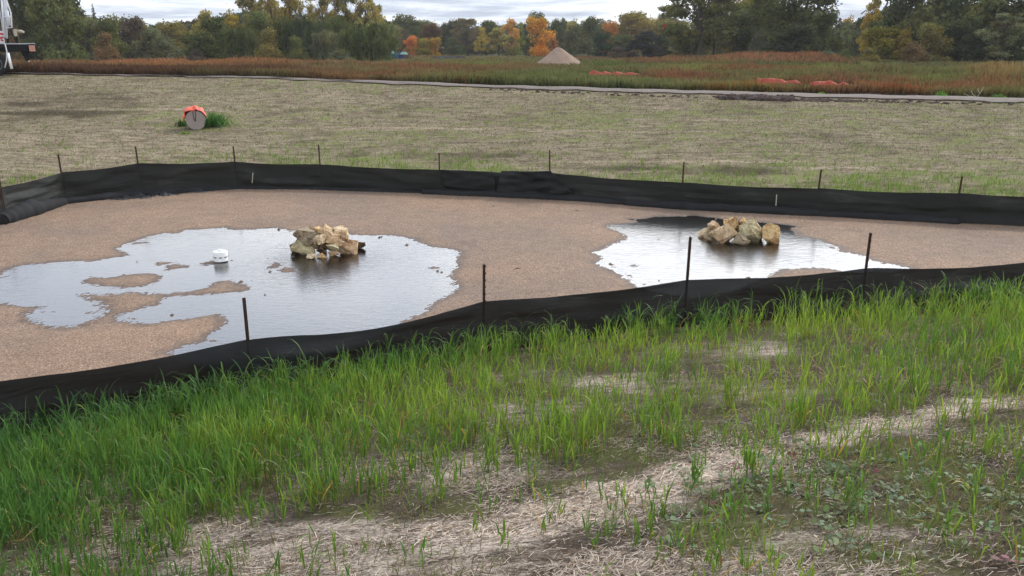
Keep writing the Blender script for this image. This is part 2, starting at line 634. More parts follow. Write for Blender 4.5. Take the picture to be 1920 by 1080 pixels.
def terrain(x, y):
    x = np.asarray(x, float)
    y = np.asarray(y, float)
    s = near_s(x, y)
    fg = np.minimum(0.02 + 0.235 * np.maximum(s, 0), 2.0 + 0.02 * s)
    fg = np.where(s > 0, fg, 0.0)
    u = np.clip(x / np.maximum(y, 4.0), -0.9, 0.9)
    dp = np.interp(u, pu, pd)
    zp = np.interp(u, pu, pz)
    db = np.interp(u, bu, bd)
    t = np.clip((y - db) / (dp - db), 0, 1)
    fld = 0.04 + (zp - 0.04) * (t * 0.85 + 0.15 * t * t)
    far = np.interp(y, [110, 150, 220, 300, 700, 4000], [0.75, 0.35, 0.0, -0.9, -6, -40])
    w = np.clip((y - dp) / (110 - dp), 0, 1)
    beyond = zp * (1 - w) + 0.75 * w
    z = np.where(y > dp, np.where(y > 110, far, beyond), fld)
    # low swells in the meadow
    fade = np.clip((y - dp - 4) / 25, 0, 1) * np.clip((420 - y) / 200, 0, 1)
    z = z + fade * (vnoise(x, y, 0.06, 3, 3) - 0.5) * 0.9
    # the rust-topped knoll on the right
    kx, ky = 36.0, 122.0
    z = z + 1.15 * np.exp(-((x - kx) / 17) ** 2 - ((y - ky) / 16) ** 2)
    z = np.maximum(z, fg)
    return z + (vnoise(x, y, 0.8, 5, 3) - 0.5) * 0.10 * np.clip((y - 24) / 6, 0, 1)


def terr(x, y):
    return float(terrain(np.array([x]), np.array([y]))[0])


def at_ground(px, py, y0=3.0, y1=700.0):
    ax, az = ray(px, py)
    ys = np.concatenate([np.linspace(y0, 80, 1500), np.linspace(80.1, y1, 3000)])
    d = CZ + az * ys - terrain(ax * ys, ys)
    i = np.argmax(d < 0)
    y = ys[i] if d[i] < 0 else 250.0
    return ax * y, y, terr(ax * y, y)


def zones(px, py, default, zl):
    """gaussian-edged ellipses of (cx, cy, rx, ry, weight, value...)"""
    out = np.tile(np.asarray(default, float), (len(px), 1))
    for z in zl:
        cx, cy, rx, ry, w = z[:5]
        v = np.asarray(z[5], float)
        g = np.exp(-(((px - cx) / rx) ** 2 + ((py - cy) / ry) ** 2) ** 1.5) * w
        out = out * (1 - g[:, None]) + v * g[:, None]
    return out


# ------------------------------------------------------------------ ground sheets
def grid_sheet(name, xs, ys, keep, mat, color_fn, zoff=0.0, **kw):
    X, Y = np.meshgrid(xs, ys)
    x, y = X.ravel(), Y.ravel()
    z = terrain(x, y) + zoff
    nx, ny = len(xs), len(ys)
    i = np.arange(nx * ny).reshape(ny, nx)
    Fc = np.stack([i[:-1, :-1], i[:-1, 1:], i[1:, 1:], i[1:, :-1]], -1).reshape(-1, 4)
    if keep is not None:
        cx = x[Fc].mean(1)
        cy = y[Fc].mean(1)
        Fc = Fc[keep(cx, cy)]
    used = np.unique(Fc)
    remap = -np.ones(nx * ny, int)
    remap[used] = np.arange(len(used))
    V = np.stack([x, y, z], 1)[used]
    c = color_fn(V[:, 0], V[:, 1], V[:, 2])
    me = mesh_np(name, V, remap[Fc], [mat], True, colors=c)
    return link(name, me, kind='structure', **kw)


def slope_color(x, y, z):
    px, py = project(x, y, z)
    c = zones(px, py, (0.68, 0.46, 0.44), [
        (1560, 900, 460, 120, 0.9, (0.72, 0.56, 0.46)),
        (1100, 850, 260, 60, 0.7, (0.72, 0.52, 0.46)),
        (1500, 700, 420, 60, 0.7, (0.52, 0.35, 0.5)),
        (250, 760, 420, 120, 0.9, (0.8, 0.45, 0.38)),
        (1000, 690, 300, 60, 0.5, (0.62, 0.4, 0.45)),
        (560, 1000, 280, 34, 0.8, (0.16, 0.18, 0.56)),
        (900, 1060, 700, 45, 0.7, (0.2, 0.2, 0.55)),
        (850, 880, 190, 45, 0.8, (0.18, 0.25, 0.56)),
        (1180, 950, 130, 40, 0.6, (0.3, 0.25, 0.5)),
        (1400, 862, 95, 26, 1.0, (0.0, 0.0, 0.72)),
        (1300, 893, 90, 24, 1.0, (0.0, 0.0, 0.70)),
        (1190, 925, 110, 22, 1.0, (0.0, 0.0, 0.68)),
        (1050, 965, 120, 26, 1.0, (0.0, 0.0, 0.66)),
        (900, 1005, 160, 26, 1.0, (0.0, 0.0, 0.64)),
        (1540, 826, 80, 14, 1.0, (0.0, 0.0, 0.70)),
        (1650, 798, 90, 14, 1.0, (0.0, 0.0, 0.70)),
        (1760, 776, 80, 12, 1.0, (0.0, 0.0, 0.70)),
        (1850, 757, 80, 12, 1.0, (0.0, 0.0, 0.70)),
        (1130, 720, 80, 20, 0.8, (0.2, 0.2, 0.6)),
        (1440, 655, 60, 16, 0.8, (0.2, 0.2, 0.6)),
        (1000, 770, 120, 22, 0.7, (0.25, 0.25, 0.56)),
        (1650, 1005, 260, 20, 0.7, (0.25, 0.3, 0.52))])
    return c


def field_color(x, y, z):
    px, py = project(x, y, z)
    c = zones(px, py, (0.28, 0.36, 0.5), [
        (110, 210, 190, 45, 0.9, (0.46, 0.12, 0.47)),
        (100, 212, 110, 4, 0.9, (0.8, 0.1, 0.36)),
        (60, 195, 50, 6, 0.8, (0.8, 0.1, 0.38)),
        (150, 216, 22, 5, 0.8, (0.85, 0.1, 0.34)),
        (60, 290, 200, 30, 0.7, (0.22, 0.25, 0.52)),
        (300, 262, 240, 26, 0.7, (0.24, 0.18, 0.50)),
        (240, 165, 220, 16, 0.6, (0.30, 0.42, 0.44)),
        (330, 215, 150, 34, 0.6, (0.3, 0.62, 0.5)),
        (700, 165, 500, 14, 0.5, (0.2, 0.62, 0.48)),
        (620, 245, 300, 14, 0.5, (0.3, 0.5, 0.46)),
        (640, 285, 320, 14, 0.7, (0.24, 0.22, 0.55)),
        (1200, 300, 260, 22, 0.7, (0.30, 0.30, 0.50)),
        (1560, 275, 260, 18, 0.5, (0.36, 0.28, 0.48)),
        (1245, 192, 40, 14, 0.9, (0.05, 0.10, 0.58)),
        (1205, 235, 30, 16, 0.6, (0.05, 0.12, 0.56)),
        (1500, 330, 300, 16, 0.5, (0.3, 0.55, 0.5)),
        (400, 238, 60, 10, 0.8, (0.5, 0.6, 0.4)),
        (1300, 303, 220, 3, 1.0, (0.05, 0.1, 0.66)),
        (1640, 315, 200, 3, 1.0, (0.05, 0.1, 0.66)),
        (720, 241, 260, 2.5, 1.0, (0.05, 0.1, 0.64)),
        (1150, 246, 220, 2.5, 0.9, (0.05, 0.1, 0.62)),
        (330, 205, 180, 3, 0.8, (0.05, 0.1, 0.62)),
        (1450, 225, 260, 2.5, 0.8, (0.05, 0.1, 0.61)),
        (1400, 320, 90, 8, 0.8, (0.75, 0.2, 0.42)),
        (1150, 315, 90, 6, 0.8, (0.75, 0.2, 0.42)),
        (900, 290, 90, 6, 0.7, (0.7, 0.2, 0.43)),
        (620, 178, 30, 10, 0.7, (0.05, 0.1, 0.60))])
    lo = vnoise(x * 0.5, y * 0.9, 0.22, 95, 4)
    c[:, 1] += (lo - 0.5) * 0.55
    c[:, 2] *= 1 - (lo - 0.5) * 0.30
    # long drag lines of the blanket seams
    return c


inb = lambda x, y: poly_sd(x, y, BASIN)
grid_sheet('slope', np.arange(-16, 18, 0.1), np.arange(-2, 16, 0.1),
           lambda x, y: (inb(x, y) < 0.12) & (near_s(x, y) > -0.12), M['slope'], slope_color)
grid_sheet('field', np.arange(-34, 36, 0.14), np.arange(6, 56, 0.14),
           lambda x, y: (inb(x, y) < -0.02) & (near_s(x, y) <= -0.12), M['field'], field_color)


def meadow_color(x, y, z):
    return np.tile([0.9, 0.5, 0.30], (len(x), 1))


ysf = np.concatenate([np.arange(45, 160, 1.0), np.arange(160, 420, 5), np.geomspace(420, 4000, 25)])
grid_sheet('meadow', np.concatenate([np.geomspace(-2500, -100, 20), np.arange(-98, 99, 1.2), np.geomspace(100, 2500, 20)]), ysf,
           None, M['field'], meadow_color, zoff=-0.12)

# path strip along the crest
pp = []
for (px, py, d) in PATH_PX:
    x, z = at_y(px, py, d)
    pp.append((x, d))
xs = np.linspace(pp[0][0], pp[-1][0], 260)
yc = np.interp(xs, [p[0] for p in pp], [p[1] for p in pp])
wd = np.interp(xs, [-28, -12, -2, 20], [0.05, 0.4, 1.5, 2.1])
V = []
for j in range(7):
    t = j / 6
    yy = yc - 0.3 * wd + t * wd + (vnoise(xs, xs * 0 + j, 0.9, 11) - 0.5) * 0.5
    V.append(np.stack([xs, yy, terrain(xs, yy) + 0.05 + 0.05 * math.sin(math.pi * t)], 1))
V = np.concatenate(V)
n = len(xs)
i = np.arange(7 * n).reshape(7, n)
Fc = np.stack([i[:-1, :-1], i[:-1, 1:], i[1:, 1:], i[1:, :-1]], -1).reshape(-1, 4)
link('path', mesh_np('path', V, Fc, [M['path']], True), kind='structure')

# ------------------------------------------------------------------ basin gravel and puddles
PUD_L = [(3, 517), (10, 507), (25, 502), (50, 497), (85, 494), (110, 491), (140, 490), (170, 491), (185, 488), (205, 485), (225, 482), (242, 478),
         (236, 474), (221, 469), (226, 463), (240, 456), (258, 450), (285, 442), (310, 437), (335, 437), (350, 431), (385, 429), (420, 427), (430, 431),
         (450, 431), (480, 430), (515, 428), (533, 430), (537, 434), (560, 432), (600, 431), (650, 438), (665, 441), (700, 442), (735, 441), (750, 444),
         (775, 449), (785, 456), (810, 464), (845, 466), (858, 471), (861, 476), (855, 490), (857, 500), (850, 508), (841, 518), (846, 521), (853, 525),
         (848, 531), (858, 540), (848, 546), (847, 553), (825, 561), (812, 567), (803, 573), (800, 582), (790, 588), (768, 598), (740, 612), (700, 632),
         (600, 668), (480, 692), (400, 690), (330, 668), (318, 661), (345, 650), (380, 638), (405, 620), (422, 608), (425, 601), (420, 595), (405, 590),
         (385, 592), (350, 597), (315, 601), (290, 608), (265, 608), (245, 604), (225, 600), (222, 596), (235, 588), (255, 582), (280, 575), (297, 573),
         (302, 565), (312, 559), (330, 555), (380, 553), (430, 549), (465, 544), (470, 538), (450, 533), (430, 525), (410, 526), (392, 533), (375, 543),
         (345, 547), (310, 551), (255, 549), (200, 552), (150, 553), (165, 560), (182, 565), (195, 573), (197, 583), (185, 593), (170, 602), (150, 609),
         (125, 614), (95, 613), (75, 606), (55, 598), (45, 590), (62, 583), (80, 577), (50, 574), (20, 570), (-20, 565), (-60, 555), (-60, 524)]
HOLES = [[(155, 527), (170, 519), (205, 521), (225, 517), (250, 514), (290, 513), (303, 517), (303, 523), (290, 532), (270, 536), (240, 539), (215, 538), (180, 536), (160, 530)],
         [(307, 500), (315, 496), (330, 495), (353, 497), (350, 501), (335, 505), (310, 507)],
         [(370, 496), (385, 492), (403, 487), (412, 493), (405, 496), (390, 497)],
         [(502, 499), (515, 493), (528, 495), (522, 503), (507, 504)],
         [(1178, 499), (1190, 496), (1199, 498), (1192, 502), (1183, 502)]]
PUD_R = [(1138, 425), (1142, 422), (1165, 420), (1190, 418), (1195, 415), (1180, 411), (1200, 412), (1230, 407), (1270, 406), (1305, 405), (1330, 408),
         (1370, 413), (1440, 418), (1475, 422), (1492, 425), (1478, 428), (1490, 437), (1492, 443), (1515, 445), (1535, 450), (1545, 456), (1565, 459),
         (1577, 466), (1573, 471), (1600, 475), (1625, 481), (1635, 487), (1655, 494), (1690, 499), (1700, 503), (1680, 510), (1600, 510), (1560, 505),
         (1545, 502), (1500, 502), (1467, 505), (1462, 510), (1445, 517), (1420, 525), (1380, 545), (1300, 560), (1240, 550), (1188, 535), (1185, 530),
         (1180, 525), (1165, 517), (1150, 508), (1130, 500), (1120, 495), (1118, 490), (1132, 485), (1118, 476), (1117, 472), (1135, 465), (1155, 455),
         (1170, 450), (1175, 443), (1170, 437), (1150, 431)]
gx = np.arange(-14, 14.5, 0.036)
gy = np.arange(4.5, 22.0, 0.036)
X, Y = np.meshgrid(gx, gy)
x, y = X.ravel(), Y.ravel()
sdl = poly_sd(x, y, [at_z(a, b, 0) for a, b in PUD_L])
sdr = poly_sd(x, y, [at_z(a, b, 0) for a, b in PUD_R])
sdp = np.maximum(sdl, sdr)
for h in HOLES:
    sdp = np.minimum(sdp, -poly_sd(x, y, [at_z(a, b, 0) for a, b in h]))
inside = poly_sd(x, y, BASIN)
edge = (vnoise(x, y, 3.0, 2, 4) - 0.5) * 0.22
shallow = np.exp(-((x - at_z(140, 590, 0)[0]) / 0.8) ** 2 - ((y - at_z(140, 590, 0)[1]) / 0.8) ** 2) \
    + np.exp(-((x - at_z(200, 545, 0)[0]) / 0.9) ** 2 - ((y - at_z(200, 545, 0)[1]) / 0.35) ** 2)
depth = np.where(sdp > 0, np.minimum(sdp, 0.8), np.maximum(sdp, -0.5)) + edge * 0.22
grain = (rng.random(len(x)) - 0.5) * (0.006 + 0.008 * np.clip(shallow, 0, 1))
gz = -depth * 0.055 + (vnoise(x, y, 9, 4, 2) - 0.5) * 0.006 + grain
gz = gz + np.clip(-sdp - 0.4, 0, 1.5) * 0.018 * (vnoise(x, y, 0.7, 6, 3))
# a few grains and wisps of gravel that break the water film
fl = vnoise(x, y * 1.8, 7.0, 21, 2)
gz = gz + (fl > 0.885) * (sdp > 0.05) * 0.045 * rng.random(len(x))
gz = gz + np.clip(vnoise(x, y * 2.5, 1.3, 29, 3) - 0.66, 0, 1) * 0.10 * (sdp > 0.1)
wet = np.clip(1.0 - (gz + 0.002) / 0.012, 0, 1)
i = np.arange(len(x)).reshape(len(gy), len(gx))
Fc = np.stack([i[:-1, :-1], i[:-1, 1:], i[1:, 1:], i[1:, :-1]], -1).reshape(-1, 4)
Fc = Fc[inside[Fc[:, 0]] > -0.35]
used = np.unique(Fc)
remap = -np.ones(len(x), int)
remap[used] = np.arange(len(used))
link('gravel_bed', mesh_np('gravel_bed', np.stack([x, y, gz], 1)[used], remap[Fc], [M['gravel']], True, attrs={'wet': wet[used]}), kind='structure')


def water_sheet(name, sdx, extra):
    wx = np.arange(-14, 14.5, 0.15)
    wy = np.arange(4.5, 22, 0.15)
    WX, WY = np.meshgrid(wx, wy)
    a, b = WX.ravel(), WY.ravel()
    s = poly_sd(a, b, [at_z(p, q, 0) for p, q in sdx])
    j = np.arange(len(a)).reshape(len(wy), len(wx))
    Q = np.stack([j[:-1, :-1], j[:-1, 1:], j[1:, 1:], j[1:, :-1]], -1).reshape(-1, 4)
    Q = Q[s[Q].max(1) > -0.25]
    u = np.unique(Q)
    rm = -np.ones(len(a), int)
    rm[u] = np.arange(len(u))
    rx, ry = extra
    rip = np.exp(-((a - rx) / 0.9) ** 2 - ((b - ry + 0.3) / 1.1) ** 2)
    Vw = np.stack([a, b, a * 0], 1)[u]
    return link(name, mesh_np(name, Vw, rm[Q], [M['water']], True, attrs={'ripple': rip[u]}), kind='structure')


PILE_L = at_z(612, 484, 0)
PILE_R = at_z(1385, 460, 0)
water_sheet('puddle', PUD_L, PILE_L)
water_sheet('puddle', PUD_R, PILE_R)

# ------------------------------------------------------------------ silt fences
def fence(name, pts, tops, label, seed, sagfn, base_in, lean, skirt=None):
    """posts and one cloth panel per bay; base_in = +1/-1 side on which the toe of the cloth lies"""
    root = empty(name, (pts[len(pts) // 2][0], pts[len(pts) // 2][1], 0), label, 'silt fence', 'black silt fences round the gravel basin')
    org = Vector(root.location)
    for q, (p0, p1) in enumerate(zip(pts, pts[1:])):
        a = Vector((p0[0], p0[1], 0))
        b = Vector((p1[0], p1[1], 0))
        L = (b - a).length
        t = (b - a).normalized()
        nrm = Vector((-t.y, t.x, 0)) * base_in
        nu, nv = max(8, int(L / 0.06)), 14
        uu, vv = np.meshgrid(np.linspace(0, 1, nu), np.linspace(0, 1, nv))
        u, v = uu.ravel(), vv.ravel()
        sag = sagfn(q)
        top = p0[2] * (1 - u) + p1[2] * u - sag * np.sin(np.pi * u) ** 1.3 + (vnoise(u * L, v * 0, 2.2, seed + q) - 0.5) * 0.02
        bot = -0.04
        z = bot + (top - bot) * v
        s = u * L
        wr = (vnoise(s * 0.7 + v * 1.4, v * 4.0 + q, 1.1, seed + q, 4) - 0.5) * 0.24 + (vnoise(s * 0.5 - v * 1.0, v * 9, 1.5, seed + 9 + q, 3) - 0.5) * 0.06
        env = np.minimum(1, np.minimum(u, 1 - u) * 9) * (0.25 + 0.75 * np.sin(np.pi * np.clip(v, 0, 1)) ** 0.7)
        off = wr * env + 0.05 * np.sin(np.pi * u) * (0.6 - v)
        toe = np.clip(1 - v / 0.18, 0, 1) ** 1.5 * 0.10
        off = off + toe
        x = a.x + t.x * s + nrm.x * off
        y = a.y + t.y * s + nrm.y * off
        i = np.arange(nu * nv).reshape(nv, nu)
        Fc = np.stack([i[:-1, :-1], i[:-1, 1:], i[1:, 1:], i[1:, :-1]], -1).reshape(-1, 4)
        link('fabric', mesh_np('fabric', np.stack([x - org.x, y - org.y, z], 1), Fc, [M['fabric']], True), root)
    for q, p in enumerate(pts):
        bm = bmesh.new()
        lx, ly = lean[q % len(lean)]
        h = p[3]
        steps = 14
        g = base_in * -0.02
        # steel T post: flange, web and studs
        rot = Matrix.Rotation(0.0, 3, 'Z')
        c0 = Vector((p[0] - org.x + lx * 0.3, p[1] - org.y - base_in * 0 + 0.015, -0.05))
        c1 = Vector((p[0] - org.x + lx, p[1] - org.y + ly + 0.015, h))
        d = (c1 - c0)
        qt = d.to_track_quat('Z', 'Y').to_matrix()
        bm_box(bm, (c0 + c1) / 2, (0.034, 0.006, d.length), qt)
        bm_box(bm, (c0 + c1) / 2 + qt @ Vector((0, 0.016, 0)), (0.006, 0.026, d.length * 0.999), qt)
        for kk in range(steps):
            c = c0 + d * ((kk + 0.7) / steps)
            bm_box(bm, c + qt @ Vector((0, -0.007, 0)), (0.02, 0.010, 0.016), qt)
        from_bm('post', bm, M['rust'], root)
    return root, org


nearsag = {1: 0.03, 2: 0.10, 3: 0.04, 4: 0.03, 5: 0.05}
near_f, near_org = fence('silt_fence', near_all, None, 'black fabric silt fence in front of the gravel bed, tall grass growing against it', 31,
                         lambda q: nearsag.get(q, 0.04), 1.0, [(0.0, 0), (-0.01, 0.0), (-0.015, 0.02), (0.02, 0.0), (0.03, 0.01), (0.02, 0.0), (0.0, 0.0)])
back_f, back_org = fence('silt_fence', back_all, None, 'black fabric silt fence along the far side of the gravel bed with folded skirt', 71,
                         lambda q: 0.035, -1.0, [(0.0, 0), (0.0, 0), (0.0, 0), (-0.03, 0), (-0.04, 0), (-0.02, 0), (-0.02, 0), (0.0, 0), (-0.03, 0), (0.02, 0), (0.05, 0), (0.05, 0), (0, 0)])


def back_at(px, z=0.0):
    """point on the back fence line behind a picture column"""
    u = (px - 960) / F * 1.0
    bxs = np.array([p[0] for p in back_pts])
    bys = np.array([p[1] for p in back_pts])
    rr = np.array([project(a, b, z)[0] for a, b in zip(bxs, bys)])
    return float(np.interp(px, rr, bxs)), float(np.interp(px, rr, bys))


# rolled lower edge (skirt) lying in front of the back fence
def skirt(px_list, rads, seed, label=None):
    pts = []
    rr = []
    N = 70
    pxs = np.interp(np.linspace(0, 1, N), np.linspace(0, 1, len(px_list)), px_list)
    rad = np.interp(np.linspace(0, 1, N), np.linspace(0, 1, len(rads)), rads)
    for j in range(N):
        X0, Y0 = back_at(pxs[j])
        pts.append((X0 - back_org.x + 0.0, Y0 - back_org.y - rad[j] * 0.75 - 0.03, rad[j] * 0.55))
        rr.append(rad[j] * (1 + 0.35 * (float(vnoise(np.array([j * 0.11]), np.array([seed]), 1.0, seed)[0]) - 0.5)))
    bm = bmesh.new()
    bm_tube(bm, pts, rr, 12)
    for v in bm.verts:
        nz = mnoise.noise(Vector((v.co.x * 3, v.co.y * 6, v.co.z * 9 + seed)))
        v.co += Vector((0, nz * 0.03, nz * 0.03))
        v.co.z *= 0.95
    from_bm('rolled_skirt', bm, M['roll'], back_f, True, label=label)


skirt([8, 60, 130], [0.19, 0.25, 0.12], 1, 'thick bulging rolled skirt at the left corner')
skirt([120, 200, 300], [0.12, 0.13, 0.08], 2)
skirt([290, 380, 520], [0.07, 0.10, 0.06], 3)
skirt([515, 650, 800], [0.05, 0.07, 0.05], 4)
skirt([795, 900, 1000, 1180], [0.10, 0.11, 0.12, 0.09], 5)
skirt([1175, 1300, 1420, 1530], [0.11, 0.12, 0.13, 0.10], 6)
skirt([1520, 1660, 1800], [0.09, 0.11, 0.10], 7)


def px_patch(name, quad, dy, mat, parent, org, nu=14, nv=10, amp=0.03, seed=0, label=None, thick=0.0):
    """draped cloth patch hung on the fence line: quad = four picture points, at fence distance"""
    P = []
    for (px, py) in quad:
        yy = back_at(px)[1] - dy
        X0, Z0 = at_y(px, py, yy)
        P.append(Vector((X0, yy, max(Z0, 0.0))))
    V = []
    for j in range(nv):
        for i in range(nu):
            u, v = i / (nu - 1), j / (nv - 1)
            p = (P[0] * (1 - u) + P[1] * u) * (1 - v) + (P[3] * (1 - u) + P[2] * u) * v
            nz = mnoise.noise(Vector((p.x * 3 + seed, p.z * 8, seed)))
            V.append((p.x - org.x, p.y + nz * amp - org.y, p.z))
    i = np.arange(nu * nv).reshape(nv, nu)
    Fc = np.stack([i[:-1, :-1], i[:-1, 1:], i[1:, 1:], i[1:, :-1]], -1).reshape(-1, 4)
    me = mesh_np(name, np.array(V), Fc, [mat], True)
    o = link(name, me, parent, label=label)
    if thick:
        so_ = o.modifiers.new('thickness', 'SOLIDIFY')
        so_.thickness = thick
    return o


px_patch('fabric_flap', [(940, 321), (1033, 321), (1076, 363), (930, 362)], 0.14, M['fabric'], back_f, back_org, 22, 16, 0.10, 4, 'loose folded end of cloth slumping off the post', 0.006)
px_patch('fabric_flap', [(828, 318), (925, 322), (930, 360), (832, 352)], 0.07, M['fabric'], back_f, back_org, 18, 12, 0.06, 8, 'overlapping doubled cloth beside a post', 0.006)
for cxp, y0, y1, w in ((473.5, 324, 343, 4.2), (1455.5, 365, 386, 4.6)):
    yy = back_at(cxp)[1] - 0.14
    xa, za = at_y(cxp + 0.8, y0, yy)
    xb, zb = at_y(cxp - 0.8, y1, yy)
    bm = bmesh.new()
    d = Vector((xa - xb, 0, za - zb))
    bm_box(bm, ((xa + xb) / 2 - back_org.x, yy - back_org.y, (za + zb) / 2), (w / F * yy, 0.008, d.length), d.to_track_quat('Z', 'Y').to_matrix(), 0.001)
    from_bm('lath', bm, M['tag'], back_f, label='small pale wooden lath pinned to the cloth')

# crumpled black plastic at the toe of the back fence
V = []
nu, nv = 90, 12
for j in range(nv):
    for i in range(nu):
        u, v = i / (nu - 1), j / (nv - 1)
        px = 186 + u * 250
        y_front = np.interp(px, [186, 200, 250, 300, 360, 440], [374, 380, 378, 372, 366, 359])
        y_back = np.interp(px, [186, 230, 300, 360, 440], [372, 366, 363, 359, 355])
        X0, Y0 = at_z(px, y_front * (1 - v) + y_back * v, 0)
        cr = abs(mnoise.noise(Vector((X0 * 2.6, Y0 * 4.5, 3)))) * 0.17 + abs(mnoise.noise(Vector((X0 * 8, Y0 * 9, 8)))) * 0.06
        V.append((X0, Y0, 0.012 + cr * (math.sin(math.pi * min(1, v * 1.2 + 0.05)) ** 0.6) * min(1, 8 * u, 8 * (1 - u))))
i = np.arange(nu * nv).reshape(nv, nu)
Fc = np.stack([i[:-1, :-1], i[:-1, 1:], i[1:, 1:], i[1:, :-1]], -1).reshape(-1, 4)
o = link('plastic_sheet', mesh_np('plastic_sheet', np.array(V), Fc, [M['plastic']], False),
         label='crumpled black plastic sheet lying along the foot of the far silt fence', cat='plastic sheet')
s_ = o.modifiers.new('thickness', 'SOLIDIFY')
s_.thickness = 0.004


# ------------------------------------------------------------------ rocks
def rock_mesh(seed, sx, sy, sz):
    rr = random.Random(seed)
    bm = bmesh.new()
    for _ in range(11):
        v = Vector((rr.gauss(0, 1), rr.gauss(0, 1), rr.gauss(0, 1))).normalized() * rr.uniform(0.98, 1.28)
        bm.verts.new((v.x * sx / 2, v.y * sy / 2, v.z * sz / 2))
    r = bmesh.ops.convex_hull(bm, input=bm.verts)
    for v in [v for v in bm.verts if not v.link_faces]:
        bm.verts.remove(v)
    s = min(sx, sy, sz)
    bmesh.ops.bevel(bm, geom=bm.edges[:], offset=s * 0.018, segments=1, affect='EDGES', clamp_overlap=True)
    bmesh.ops.triangulate(bm, faces=bm.faces[:])
    bmesh.ops.subdivide_edges(bm, edges=[e for e in bm.edges if e.calc_length() > s * 0.14], cuts=2, use_grid_fill=True)
    bmesh.ops.triangulate(bm, faces=bm.faces[:])
    bmesh.ops.subdivide_edges(bm, edges=[e for e in bm.edges if e.calc_length() > s * 0.10], cuts=1)
    bmesh.ops.triangulate(bm, faces=bm.faces[:])
    bm.normal_update()
    f = 1.0 / s
    dis = []
    for v in bm.verts:
        p = v.co * f
        a = mnoise.noise(p * 1.5 + Vector((seed, 0, 0))) * 0.07
        b = -abs(mnoise.noise(p * 2.4 + Vector((0, seed, 0)))) * 0.14
        c = mnoise.noise(p * 9 + Vector((0, 0, seed))) * 0.03
        dis.append(v.normal * (a + b + c - 0.03) * s)
    for v, d in zip(bm.verts, dis):
        v.co += d
    for ax_, size_ in enumerate((sx, sy, sz)):
        lo_ = min(v.co[ax_] for v in bm.verts)
        hi_ = max(v.co[ax_] for v in bm.verts)
        for v in bm.verts:
            v.co[ax_] = ((v.co[ax_] - lo_) / (hi_ - lo_) - 0.5) * size_
    bmesh.ops.recalc_face_normals(bm, faces=bm.faces)
    me = bpy.data.meshes.new('rock')
    bm.to_mesh(me)
    bm.free()
    me.polygons.foreach_set('use_smooth', np.ones(len(me.polygons), dtype=bool))
    me.set_sharp_from_angle(angle=R(12))
    me.materials.append(M['rock'])
    return me


def rock(cx, cy, w, h, dy, y_pile, tilt, color, seed, label, group, dep=0.85):
    k = y_pile / F / CP
    W, Hh = w * k * 1.04, h * k * 1.03
    if dy is None:                      # a rock standing in the water
        x, y = at_z(cx, cy, Hh * 0.36)
        z = Hh * 0.36
    else:
        y = y_pile + dy
        x, z = at_y(cx, cy, y)
    D = W * dep if W < Hh * 1.6 else W * 0.65
    me = rock_mesh(seed, W, D, Hh)
    o = link('rock', me, loc=(x, y, z), label=label, cat='rock', group=group, color=color)
    o.rotation_euler = (0, R(tilt), R((seed * 37) % 40 - 20))
    return o


TAN = (0.540, 0.425, 0.305)
PALE = (0.609, 0.512, 0.385)
GREY_OLD = (0.356, 0.299, 0.236)
OLIVE_OLD = (0.494, 0.425, 0.310)
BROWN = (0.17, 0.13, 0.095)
OLIVE = (0.47, 0.43, 0.30)
GREY = (0.30, 0.255, 0.20)
PINK = (0.564, 0.408, 0.282)
GOLD = (0.632, 0.471, 0.276)
yL = PILE_L[1]
GL = 'rocks heaped in the left puddle'
GR = 'rocks heaped in the right puddle'
LEFT_ROCKS = [
    (571, 465, 50, 34, None, 14, OLIVE, 'large smooth greenish tan rock at the front left of the left heap'),
    (553, 464, 18, 20, None, -10, BROWN, 'dark rounded rock half hidden at the left end of the left heap'),
    (574, 442, 44, 35, 0.28, -12, GREY, 'large grey brown rock at the upper left of the left heap'),
    (593, 432, 22, 17, 0.45, 20, GOLD, 'yellow crusty rock on top of the left heap, left of its peak'),
    (612, 435, 33, 24, 0.42, 18, TAN, 'long tan rock lying across the peak of the left heap'),
    (641, 438, 34, 24, 0.48, 20, PALE, 'pale topped rock with a golden hollow at the upper right of the left heap'),
    (602, 450, 28, 21, 0.06, -8, PALE, 'pale knobbly rock in the middle of the left heap'),
    (628, 448, 31, 27, 0.18, 25, PINK, 'ridged pinkish tan rock right of the middle of the left heap'),
    (654, 463, 37, 32, None, 6, PINK, 'big rounded speckled rock at the front right of the left heap'),
    (675, 460, 20, 18, None, 10, BROWN, 'dark brown ended rock at the far right tip of the left heap'),
    (604, 468, 20, 17, None, 12, BROWN, 'small dark split rock low in the centre of the left heap'),
    (624, 465, 26, 15, 0.0, 12, OLIVE, 'flat greenish grey slab above the small orange rock of the left heap'),
    (626, 474, 20, 14, None, 0, PINK, 'small orange pink rock at the front centre of the left heap'),
    (584, 480, 20, 13, None, -25, PALE, 'small pale wedge at the waterline below the large greenish rock'),
    (604, 479, 20, 11, None, 10, GOLD, 'small broken golden stone at the waterline of the left heap'),
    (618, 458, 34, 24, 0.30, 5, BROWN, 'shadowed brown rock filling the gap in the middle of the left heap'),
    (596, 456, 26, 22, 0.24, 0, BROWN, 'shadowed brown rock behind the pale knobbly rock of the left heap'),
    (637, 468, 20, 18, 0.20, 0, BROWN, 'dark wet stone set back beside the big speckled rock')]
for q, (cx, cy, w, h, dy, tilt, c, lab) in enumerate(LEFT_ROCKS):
    rock(cx, cy, w, h, dy, yL, tilt, c, 11 + q * 3, lab, GL)
